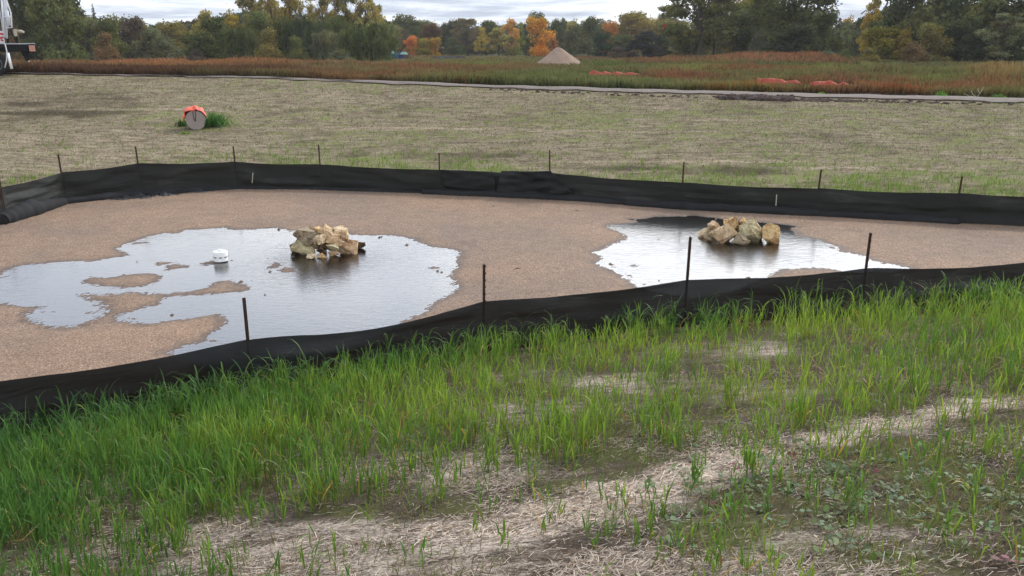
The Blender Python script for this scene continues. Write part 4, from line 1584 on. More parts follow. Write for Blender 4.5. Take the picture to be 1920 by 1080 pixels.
col = green(bx_, by_, idx)
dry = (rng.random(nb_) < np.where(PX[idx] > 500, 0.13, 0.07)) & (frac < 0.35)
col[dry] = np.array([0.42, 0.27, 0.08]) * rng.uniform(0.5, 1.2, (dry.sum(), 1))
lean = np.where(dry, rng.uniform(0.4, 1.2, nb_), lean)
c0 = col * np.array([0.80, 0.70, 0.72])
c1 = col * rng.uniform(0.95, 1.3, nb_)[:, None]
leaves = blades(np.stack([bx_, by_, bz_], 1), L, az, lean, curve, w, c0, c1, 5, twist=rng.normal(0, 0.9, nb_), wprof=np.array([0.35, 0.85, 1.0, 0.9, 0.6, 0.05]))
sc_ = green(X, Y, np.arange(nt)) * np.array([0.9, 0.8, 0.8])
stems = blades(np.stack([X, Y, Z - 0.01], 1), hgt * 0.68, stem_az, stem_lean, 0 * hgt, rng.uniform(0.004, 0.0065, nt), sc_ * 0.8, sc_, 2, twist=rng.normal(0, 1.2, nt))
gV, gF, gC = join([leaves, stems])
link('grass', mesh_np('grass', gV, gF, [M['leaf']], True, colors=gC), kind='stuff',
     label='bright green sprouting grain grass on the straw covered slope before the near fence', cat='grass')

# short matted undergrowth and moss between the tall blades
N = 420000
X = rng.uniform(-9, 10.5, N)
Y = 2.4 + 10.4 * rng.uniform(0, 1, N) ** 1.7
s = near_s(X, Y)
Z = terrain(X, Y)
PX, PY = project(X, Y, Z)
fc = slope_color(X, Y, Z)
u_n = vnoise(X, Y, 3.0, 44, 4)
keep = (s > 0.02) & (PX > -80) & (PX < 2000) & (PY < 1160) & (rng.random(N) < np.clip((fc[:, 1] - 0.26) * 3.0 + (u_n - 0.5) * 2.4, 0.02, 0.95))
X, Y, Z = X[keep], Y[keep], Z[keep]
n = len(X)
L = rng.uniform(0.02, 0.085, n)
cc = np.where(rng.random((n, 1)) < 0.42 + 0.5 * (vnoise(X, Y, 1.1, 46, 3)[:, None] - 0.5), np.array([[0.15, 0.17, 0.055]]), np.array([[0.17, 0.125, 0.075]])) * rng.uniform(0.5, 1.5, (n, 1))
uV = blades(np.stack([X, Y, Z - 0.003], 1), L, rng.uniform(0, 6.28, n), rng.uniform(0.1, 1.4, n), rng.uniform(0, 1.2, n), rng.uniform(0.003, 0.007, n), cc * 0.8, cc, 2, twist=rng.normal(0, 1, n))
link('undergrowth', mesh_np('undergrowth', *uV[:2], [M['leaf']], False, colors=uV[2]), kind='stuff', label='low matted green and brown undergrowth between the grass blades', cat='undergrowth')

# straw fibres of the erosion blanket
N = 620000
X = rng.uniform(-9, 10.5, N)
Y = 2.4 + 10.4 * rng.uniform(0, 1, N) ** 2.0
X = X * np.clip(Y / 9 + 0.15, 0.35, 1)
s = near_s(X, Y)
Z = terrain(X, Y)
PX, PY = project(X, Y, Z)
fc = slope_color(X, Y, Z)
keep = (s > 0.02) & (PX > -80) & (PX < 2000) & (PY < 1160) & (rng.random(N) < np.clip(1.0 - fc[:, 0] * 1.45 + (vnoise(X, Y, 1.8, 55, 4) - 0.5) * 2.2, 0.06, 1)) & ((PY > 760) | (rng.random(N) < 0.4))
X, Y, Z = X[keep], Y[keep], Z[keep]
n = len(X)
L = rng.uniform(0.012, 0.055, n)
az = np.where(rng.random(n) < 0.6, rng.normal(0.40, 0.35, n), rng.uniform(0, 6.28, n))
az = az + math.pi * rng.integers(0, 2, n)
row = np.sin((Y * math.cos(0.40) - X * math.sin(0.40)) * 2 * math.pi / 0.055)
cc = np.array([[0.46, 0.38, 0.31]]) * rng.uniform(0.22, 1.2, (n, 1)) * (1 + 0.18 * row[:, None])
cc[rng.random(n) < 0.25] *= np.array([0.55, 0.45, 0.36])
cc = cc * (2 * fc[keep][:, 2:3]) ** 1.2
sV = blades(np.stack([X, Y, Z + 0.004 + 0.006 * (row + 1) / 2 + rng.uniform(0, 0.008, n)], 1), L, az, rng.uniform(1.25, 1.58, n), rng.normal(0, 0.15, n), rng.uniform(0.0015, 0.0036, n), cc * 1.15, cc * 1.15, 2,
            wprof=np.array([1, 1, 1.0]))
link('straw', mesh_np('straw', *sV[:2], [M['straws']], False, colors=sV[2]), kind='stuff', label='pale loose straw of the erosion blanket on the near slope', cat='straw')

# small broad leaved weeds, bottom right
parts = []
N = 240
PXr = np.concatenate([rng.normal(1560, 190, N // 2), rng.uniform(1250, 1960, N // 2)])
PYr = np.concatenate([rng.normal(905, 34, N // 2), rng.uniform(800, 1060, N // 2)])
for q in range(N):
    if not (1200 < PXr[q] < 1980 and 780 < PYr[q] < 1080):
        continue
    ax, azz = ray(PXr[q], PYr[q])
    yy = 4.2
    for _ in range(12):
        yy = (terr(ax * yy, yy) - CZ) / azz
    X0 = ax * yy
    m_ = rng.integers(4, 9)
    a0 = rng.uniform(0, 6.28, m_)
    Ls = rng.uniform(0.012, 0.036, m_)
    cw = np.array([[0.13, 0.18, 0.075]]) * rng.uniform(0.6, 1.4, (m_, 1)) * np.array([[rng.uniform(0.8, 1.2), 1, rng.uniform(0.7, 1.3)]])
    if rng.random() < 0.03:
        cw = np.array([[0.22, 0.06, 0.08]]) * rng.uniform(0.7, 1.2, (m_, 1))
    bs = np.stack([X0 + rng.normal(0, 0.02, m_), yy + rng.normal(0, 0.02, m_), np.full(m_, terr(X0, yy) + rng.uniform(0.005, 0.03))], 1)
    parts.append(blades(bs, Ls, a0, rng.uniform(0.9, 1.5, m_), rng.normal(0.1, 0.2, m_), Ls * 0.75, cw, cw, 4, wprof=np.array([0.12, 0.8, 1.0, 0.8, 0.1])))
wV = join(parts)
link('broadleaf_weeds', mesh_np('broadleaf_weeds', *wV[:2], [M['leaf']], False, colors=wV[2]), kind='stuff', label='small grey green broad leaved weeds in the bare ground at bottom right', cat='weeds')

# sprouts on the blanket behind the far fence
N = 52000
d_ = rng.uniform(0, 1, N) ** 1.7 * 26
ui = rng.uniform(-0.68, 0.68, N)
db = np.interp(ui, bu, bd)
Y = db + 0.25 + d_
X = ui * Y
Z = terrain(X, Y)
PX, PY = project(X, Y, Z)
dens = np.exp(-(d_ / 2.6)) * 0.9 * np.clip((vnoise(X, Y, 0.8, 61, 3) - 0.36) * 5, 0.05, 1) + 0.10 * np.clip((vnoise(X, Y, 0.5, 63, 4) - 0.48) * 8, 0, 1.3)
dens = np.where((PX < 120) & (d_ < 2), 1.0, dens)
dens = np.where((PX > 120) & (PX < 420) & (d_ < 3), dens * 0.25, dens)
keep = rng.random(N) < dens
X, Y, Z, d_ = X[keep], Y[keep], Z[keep], d_[keep]
idx = np.repeat(np.arange(len(X)), 5)
n = len(idx)
L = (0.10 + 0.16 * np.exp(-d_[idx] / 3))* rng.uniform(0.4, 1.3, n)
cc = np.array([[0.115, 0.20, 0.035]]) * rng.uniform(0.6, 1.4, (n, 1)) * np.where(rng.random((n, 1)) < 0.3, np.array([[1.5, 1.05, 1.2]]), 1.0)
bV = blades(np.stack([X[idx] + rng.normal(0, 0.05, n), Y[idx] + rng.normal(0, 0.05, n), Z[idx] - 0.01], 1), L, rng.uniform(0, 6.28, n), np.abs(rng.normal(0.1, 0.2, n)), np.abs(rng.normal(0.2, 0.4, n)), rng.uniform(0.008, 0.016, n), cc * 0.8, cc, 3, twist=rng.normal(0, 1, n))
link('sprouts', mesh_np('sprouts', *bV[:2], [M['leaf']], False, colors=bV[2]), kind='stuff', label='thin fresh green sprouts in the straw field behind the far fence', cat='grass')

# loose straw relief on the far field: short pale and brown fibres
N = 120000
ui = rng.uniform(-0.66, 0.66, N)
db = np.interp(ui, bu, bd)
dpp = np.interp(ui, pu, pd)
tt = rng.uniform(0, 1, N) ** 0.85
Y = db + 0.3 + (dpp - db - 0.8) * tt
X = ui * Y
Z = terrain(X, Y)
L = rng.uniform(0.04, 0.11, N) * (Y / 28)
pn = vnoise(X, Y, 1.6, 71, 4)
cc = np.where(rng.random((N, 1)) < 0.62, np.array([[0.305, 0.245, 0.17]]), np.array([[0.10, 0.082, 0.042]])) * rng.uniform(0.5, 1.25, (N, 1))
cc = cc * (0.35 + 1.3 * pn[:, None]) * (0.72 + 0.56 * vnoise(X * 0.25, Y * 1.4, 0.8, 78, 3)[:, None]) * (2 * field_color(X, Y, Z)[:, 2:3]) ** 1.5
gsel = rng.random(N) < np.clip((vnoise(X * 0.7, Y, 0.30, 77, 5) - 0.44) * 4 + (field_color(X, Y, Z)[:, 1] - 0.36) * 1.5, 0.05, 0.75)
cc[gsel] = np.array([0.155, 0.165, 0.065]) * rng.uniform(0.6, 1.3, (gsel.sum(), 1))
fV = blades(np.stack([X, Y, Z - 0.005], 1), L, rng.uniform(0, 6.28, N), rng.uniform(0.9, 1.5, N), rng.normal(0, 0.3, N), rng.uniform(0.008, 0.02, N), cc, cc, 1, wprof=np.array([1, 0.6]))
link('straw_litter', mesh_np('straw_litter', *fV[:2], [M['straws']], False, colors=fV[2]), kind='stuff', label='matted straw litter covering the far field up to the path', cat='straw')

# ------------------------------------------------------------------ meadow of weeds beyond the path
RUST = (0.31, 0.125, 0.062)
DKRUST = (0.125, 0.055, 0.035)
RED = (0.22, 0.085, 0.055)
GRN = (0.135, 0.145, 0.065)
YGR = (0.20, 0.21, 0.06)
OLV = (0.175, 0.155, 0.070)
TNB = (0.24, 0.15, 0.07)
DKG = (0.085, 0.125, 0.045)


def meadow_batch(N, ydist, seed):
    r = np.random.default_rng(seed)
    ui = r.uniform(-0.68, 0.68, N)
    dpp = np.interp(ui, pu, pd)
    wdt = np.interp(ui * dpp, [-28, -12, -2, 20], [0.1, 0.7, 2.4, 2.5]) * 0.75
    Y = dpp + wdt + 0.3 + (ydist - dpp) * r.uniform(0, 1, N) ** 1.5
    X = ui * Y
    Z = terrain(X, Y)
    return X, Y, Z, r


parts = []
X, Y, Z, r = meadow_batch(240000, 215, 5)
PX, PY = project(X, Y, Z)
n1 = vnoise(X, Y * 0.6, 0.22, 81, 3)
base = np.array(OLV) * 0.9
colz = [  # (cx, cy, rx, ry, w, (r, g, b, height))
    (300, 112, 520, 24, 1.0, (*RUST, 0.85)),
    (250, 139, 700, 9, 1.0, (0.085, 0.045, 0.033, 0.5)),  # near side of the rust band, its shade painted in as dark brown
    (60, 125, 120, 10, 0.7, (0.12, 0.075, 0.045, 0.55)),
    (210, 112, 90, 4, 0.9, (*GRN, 0.5)),
    (800, 134, 240, 18, 0.8, (*RED, 0.75)),
    (640, 133, 90, 5, 0.6, (*OLV, 0.5)),
    (700, 141, 60, 5, 0.7, (*GRN, 0.5)),
    (620, 128, 60, 3, 0.7, (0.16, 0.15, 0.09, 0.4)),
    (850, 118, 260, 9, 0.8, (*OLV, 0.6)),
    (900, 124, 60, 5, 0.8, (0.14, 0.18, 0.05, 0.5)),
    (860, 130, 30, 4, 0.7, (*DKRUST, 0.7)),
    (930, 140, 80, 5, 0.7, (*RED, 0.7)),
    (760, 151, 200, 3.5, 0.8, (*RED, 0.5)),
    (1050, 150, 260, 14, 0.9, (*GRN, 0.6)),
    (940, 155, 120, 5, 0.7, (0.12, 0.13, 0.04, 0.5)),
    (1180, 150, 60, 8, 0.7, (*OLV, 0.6)),
    (1170, 123, 110, 8, 0.9, (0.10, 0.125, 0.04, 0.5)),
    (1130, 108, 110, 5, 0.9, (*RED, 0.6)),
    (1270, 152, 110, 9, 0.9, (*RED, 0.75)),
    (1200, 163, 220, 6, 0.7, (*GRN, 0.6)),
    (1320, 133, 70, 8, 0.9, (*YGR, 0.6)),
    (1390, 108, 190, 14, 1.0, (0.27, 0.115, 0.068, 0.9)),
    (1230, 117, 60, 6, 0.8, (*RED, 0.7)),
    (1480, 112, 120, 12, 1.0, (0.27, 0.115, 0.068, 1.1)),
    (1560, 118, 60, 6, 0.9, (0.20, 0.09, 0.055, 0.8)),
    (1300, 112, 40, 5, 0.6, (0.12, 0.06, 0.04, 0.7)),
    (1460, 125, 140, 6, 0.9, (*DKG, 0.45)),
    (1560, 128, 70, 7, 0.7, (*YGR, 0.5)),
    (1420, 134, 110, 8, 0.85, (*RED, 0.75)),
    (1480, 168, 130, 10, 0.85, (0.17, 0.075, 0.04, 0.7)),
    (1390, 171, 60, 6, 0.8, (0.27, 0.13, 0.04, 0.6)),
    (1600, 163, 120, 16, 0.85, (*RED, 0.75)),
    (1680, 140, 130, 12, 0.6, (0.13, 0.10, 0.05, 0.7)),
    (1720, 172, 90, 8, 0.9, (0.24, 0.045, 0.03, 0.6)),
    (1780, 135, 60, 8, 0.8, (*GRN, 0.7)),
    (1760, 151, 60, 5, 0.7, (*YGR, 0.5)),
    (1840, 168, 90, 12, 0.7, (*RED, 0.7)),
    (1880, 145, 80, 18, 0.85, (*TNB, 1.2))]
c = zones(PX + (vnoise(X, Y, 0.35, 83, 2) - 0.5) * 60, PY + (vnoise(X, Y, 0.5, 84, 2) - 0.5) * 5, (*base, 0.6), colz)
hue = vnoise(X, Y, 0.5, 87, 3)
cc = c[:, :3] * (0.82 + 0.36 * r.random((len(X), 1))) * (0.6 + 0.8 * vnoise(X, Y * 0.5, 1.1, 88, 3)[:, None])
sw = r.random(len(X)) < np.clip((hue - 0.56) * 3, 0, 0.5) * (PX > 650)
cc[sw] = np.array(GRN) * r.uniform(0.6, 1.4, (sw.sum(), 1))
sw = r.random(len(X)) < np.clip((0.40 - hue) * 3, 0, 0.45)
cc[sw] = np.array(DKRUST) * r.uniform(0.7, 1.6, (sw.sum(), 1))
hh_ = c[:, 3] * r.uniform(0.55, 1.05, len(X)) * (0.45 + 1.1 * n1)
ww = (0.014 + 0.0007 * Y) * r.uniform(0.6, 1.9, len(X))
# nothing tall stands right in front of the orange fences
for (fx0, fx1, row, brow) in ((724, 772, 109, 109), (808, 874, 109, 109), (1100, 1204, 136, 139), (1418, 1506, 153, 157), (1512, 1604, 156, 160)):
    inn = (PX > fx0) & (PX < fx1) & (PY > brow)
    lim = np.maximum((PY - row - 1.5) * Y / F, 0.08) * r.uniform(0.7, 1.15, len(X))
    hh_ = np.where(inn, np.minimum(hh_, lim), hh_)
c0 = cc * np.array([0.30, 0.38, 0.48])  # stems browner than seed heads, darkened further to paint in the band's shade
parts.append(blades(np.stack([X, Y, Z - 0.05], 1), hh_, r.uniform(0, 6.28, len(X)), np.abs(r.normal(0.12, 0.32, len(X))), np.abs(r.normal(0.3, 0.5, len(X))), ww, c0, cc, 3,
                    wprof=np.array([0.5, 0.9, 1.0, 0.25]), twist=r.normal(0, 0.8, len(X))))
mV = join(parts)
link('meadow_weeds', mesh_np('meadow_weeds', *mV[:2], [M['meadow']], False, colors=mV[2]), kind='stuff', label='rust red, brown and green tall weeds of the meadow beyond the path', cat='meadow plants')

# ------------------------------------------------------------------ trees
def crown_cards(P, Nrm, size, r, droop=0.0):
    """irregular quads at P, facing roughly along Nrm"""
    n = len(P)
    Nn = Nrm + r.normal(0, 0.55, (n, 3))
    Nn /= np.linalg.norm(Nn, axis=1, keepdims=True) + 1e-9
    up = r.normal(0, 1, (n, 3))
    A = np.cross(Nn, up)
    A /= np.linalg.norm(A, axis=1, keepdims=True) + 1e-9
    B = np.cross(Nn, A)
    if droop:
        B = np.tile([0, 0, -1.0], (n, 1)) + r.normal(0, 0.12, (n, 3))
        A = np.cross(B, Nn)
        A /= np.linalg.norm(A, axis=1, keepdims=True) + 1e-9
    sa = (size * r.uniform(0.5, 1.2, n))[:, None]
    sb = sa * (1 + droop)
    if droop:
        sa = sa * 0.55
    c = []
    for (i, j) in ((-1, -1), (1, -1), (1, 1), (-1, 1)):
        c.append(P + A * sa * i * r.uniform(0.25, 1, (n, 1)) * 0.6 + B * sb * j * r.uniform(0.25, 1, (n, 1)) * 0.6)
    V = np.stack(c, 1).reshape(-1, 3)
    Fc = np.arange(4 * n).reshape(n, 4)
    return V, Fc


def lobe_crown(kind, seed):
    """crown in a unit box: x, y in -0.5..0.5, z in 0..1; returns lobes [(centre, radii)]"""
    r = np.random.default_rng(seed)
    L = []
    if kind == 'oak':
        for q in range(26):
            z = r.uniform(0.10, 0.86)
            wid = 0.40 * math.sin(math.pi * min(1, 0.20 + z * 0.78)) ** 0.6
            a = r.uniform(0, 6.28)
            rad = wid * r.uniform(0.35, 1.0)
            s = r.uniform(0.10, 0.17)
            L.append(((rad * math.cos(a), rad * math.sin(a), z), (s * 1.15, s * 1.15, s * 0.72)))
        L.append(((0, 0, 0.55), (0.26, 0.26, 0.34)))
    elif kind == 'tall':
        for q in range(24):
            z = r.uniform(0.16, 0.92)
            wid = 0.34 * math.sin(math.pi * min(1, 0.12 + z * 0.85)) ** 0.7
            a = r.uniform(0, 6.28)
            rad = wid * r.uniform(0.2, 1.0)
            s = r.uniform(0.09, 0.16)
            L.append(((rad * math.cos(a), rad * math.sin(a), z), (s * 1.2, s * 1.2, s * 0.60)))
        L.append(((0, 0, 0.55), (0.18, 0.18, 0.34)))
    elif kind == 'sparse':
        for q in range(40):
            z = r.uniform(0.20, 0.97)
            wid = 0.44 * math.sin(math.pi * min(1, 0.16 + z * 0.76)) ** 0.7
            a = r.uniform(0, 6.28)
            rad = wid * r.uniform(0.2, 1.0)
            s = r.uniform(0.05, 0.10)
            L.append(((rad * math.cos(a), rad * math.sin(a), z), (s * 1.5, s * 1.5, s * 0.7)))
    elif kind == 'willow':
        for q in range(20):
            z = r.uniform(0.38, 0.88)
            wid = 0.40 * math.cos((z - 0.38) / 0.62 * 1.3) ** 0.6
            a = r.uniform(0, 6.28)
            rad = wid * r.uniform(0.3, 1.0)
            s = r.uniform(0.10, 0.15)
            L.append(((rad * math.cos(a), rad * math.sin(a), z * 0.93), (s * 1.1, s * 1.1, s * 0.8)))
    elif kind == 'spruce':
        for q in range(30):
            z = (q + 0.5) / 30
            wid = 0.40 * (1 - z)
            a = q * 2.4
            L.append(((wid * 0.5 * math.cos(a), wid * 0.5 * math.sin(a), 0.05 + z * 0.93), (0.05 + wid * 0.55, 0.05 + wid * 0.55, 0.035)))
    elif kind == 'poplar':
        for q in range(22):
            z = r.uniform(0.08, 0.94)
            wid = 0.34 * math.sin(math.pi * min(1, 0.25 + z * 0.72)) ** 0.8
            a = r.uniform(0, 6.28)
            rad = wid * r.uniform(0.1, 1.0)
            s = r.uniform(0.10, 0.18)
            L.append(((rad * math.cos(a), rad * math.sin(a), z), (s, s, s * 0.40)))
    elif kind == 'bush':
        for q in range(22):
            a = r.uniform(0, 6.28)
            el = r.uniform(0.02, 1.45)
            rad = 0.36 * math.cos(el) * r.uniform(0.6, 1)
            z = 0.06 + 0.80 * math.sin(el) * r.uniform(0.75, 1)
            s = r.uniform(0.10, 0.16)
            L.append(((rad * math.cos(a), rad * math.sin(a), z), (s * 1.1, s * 1.1, s * 1.1)))
        L.append(((0, 0, 0.35), (0.32, 0.32, 0.34)))
    return L


def tree_meshes(kind, seed, ncards, size, hgt=12.0, wid=10.0):
    """(crown mesh, trunk mesh) at nominal height and width in metres"""
    r = np.random.default_rng(seed)
    lobes = lobe_crown(kind, seed)
    vol = np.array([l[1][0] * l[1][1] for l in lobes])
    cnt = (vol / vol.sum() * ncards).astype(int)
    Ps, Ns, Cs = [], [], []
    for (c, rad), m_ in zip(lobes, cnt):
        d = r.normal(0, 1, (m_, 3))
        d /= np.linalg.norm(d, axis=1, keepdims=True)
        rr = r.uniform(0, 1, (m_, 1)) ** 0.35 * (1 + 0.16 * r.normal(0, 1, (m_, 1)))
        P = np.array(c) + d * rr * np.array(rad)
        Ps.append(P)
        Ns.append(d)
        tone = r.uniform(0.78, 1.25)
        warm = r.uniform(0.9, 1.14)
        cc = np.ones((m_, 3)) * tone * r.uniform(0.60, 1.38, (m_, 1)) * np.array([warm, 1.0, 1.0 / warm])
        Cs.append(cc)
    P = np.concatenate(Ps) * np.array([wid, wid, hgt])
    Nr = np.concatenate(Ns)
    Cc = np.concatenate(Cs)
    keep = P[:, 2] > 0
    P, Nr, Cc = P[keep], Nr[keep], Cc[keep]
    V, Fc = crown_cards(P, Nr, size, r, 1.6 if kind == 'willow' else 0.0)
    if kind == 'willow':
        # hanging curtains
        m_ = ncards // 3
        a = r.uniform(0, 6.28, m_)
        rad = 0.30 + 0.14 * r.random(m_)
        z = r.uniform(0.04, 0.8, m_)
        P2 = np.stack([rad * np.cos(a) * wid, rad * np.sin(a) * wid, z * hgt], 1)
        N2 = np.stack([np.cos(a), np.sin(a), 0 * a], 1)
        strand = np.repeat(1 + 0.35 * np.sin(a * 9), 4) * np.repeat(r.uniform(0.6, 1.3, m_), 4)
        V2, F2 = crown_cards(P2, N2, size, r, 2.2)
        Fc = np.concatenate([Fc, F2 + len(V)])
        V = np.concatenate([V, V2])
        C4 = np.concatenate([np.repeat(Cc, 4, 0), np.ones((len(V2), 3)) * strand[:, None]])
    else:
        C4 = np.repeat(Cc, 4, 0)
    crown = mesh_np('crown', V, Fc, [M['crown']], False, colors=C4)
    # trunk and limbs
    bm = bmesh.new()
    rr = random.Random(seed)
    tr = {'sparse': 0.013, 'bush': 0.010, 'poplar': 0.015}.get(kind, 0.024) * hgt
    top = 0.86 * hgt if kind in ('spruce', 'poplar', 'tall') else 0.62 * hgt
    pts = [Vector((0, 0, -0.3)), Vector((rr.uniform(-.1, .1), rr.uniform(-.1, .1), top * 0.3)), Vector((rr.uniform(-.25, .25), rr.uniform(-.25, .25), top * 0.65)), Vector((rr.uniform(-.4, .4), rr.uniform(-.4, .4), top))]
    bm_tube(bm, pts, [tr * 1.3, tr, tr * 0.7, tr * 0.22], 8)
    big = sorted(range(len(lobes)), key=lambda q: -lobes[q][0][2])
    for q in big[: (22 if kind == 'sparse' else 10)]:
        c = Vector(lobes[q][0])
        e = Vector((c.x * wid, c.y * wid, c.z * hgt))
        t0 = min(0.9, max(0.25, (e.z - 0.22 * hgt) / top * 0.75))
        st = pts[0].lerp(pts[-1], t0)
        midp = st.lerp(e, 0.5) + Vector((0, 0, 0.05 * hgt))
        bm_tube(bm, [st, midp, e], [tr * 0.42, tr * 0.25, tr * 0.08], 5, False)
    tm = bpy.data.meshes.new('trunk')
    bm.to_mesh(tm)
    bm.free()
    tm.materials.append(M['bark'])
    return crown, tm


PROTO = {}
for kind, var, nc, sz in (('oak', 3, 6500, 0.42), ('tall', 2, 6000, 0.42), ('sparse', 3, 7500, 0.34), ('willow', 2, 5500, 0.34), ('spruce', 1, 3500, 0.40), ('poplar', 2, 3600, 0.34), ('bush', 2, 4200, 0.40)):
    PROTO[kind] = [tree_meshes(kind, 300 + 17 * v + len(kind), nc, sz) for v in range(var)]

DGR = (0.070, 0.080, 0.036)     # dark green
MGR = (0.102, 0.110, 0.046)     # mid green
OLI = (0.145, 0.125, 0.050)     # olive
YOL = (0.250, 0.205, 0.070)     # yellowish olive
GYG = (0.115, 0.115, 0.070)     # greyish green
BRN = (0.150, 0.098, 0.055)     # brown
PUR = (0.085, 0.068, 0.058)     # dark purple brown
YEL = (0.33, 0.250, 0.060)      # yellow
GLD = (0.38, 0.210, 0.055)      # gold
ORG = (0.46, 0.170, 0.055)      # orange
VDK = (0.042, 0.050, 0.030)     # nearly black green
RDD = (0.30, 0.030, 0.025)
GSHR = 'trees and bushes along the far edge of the meadow'
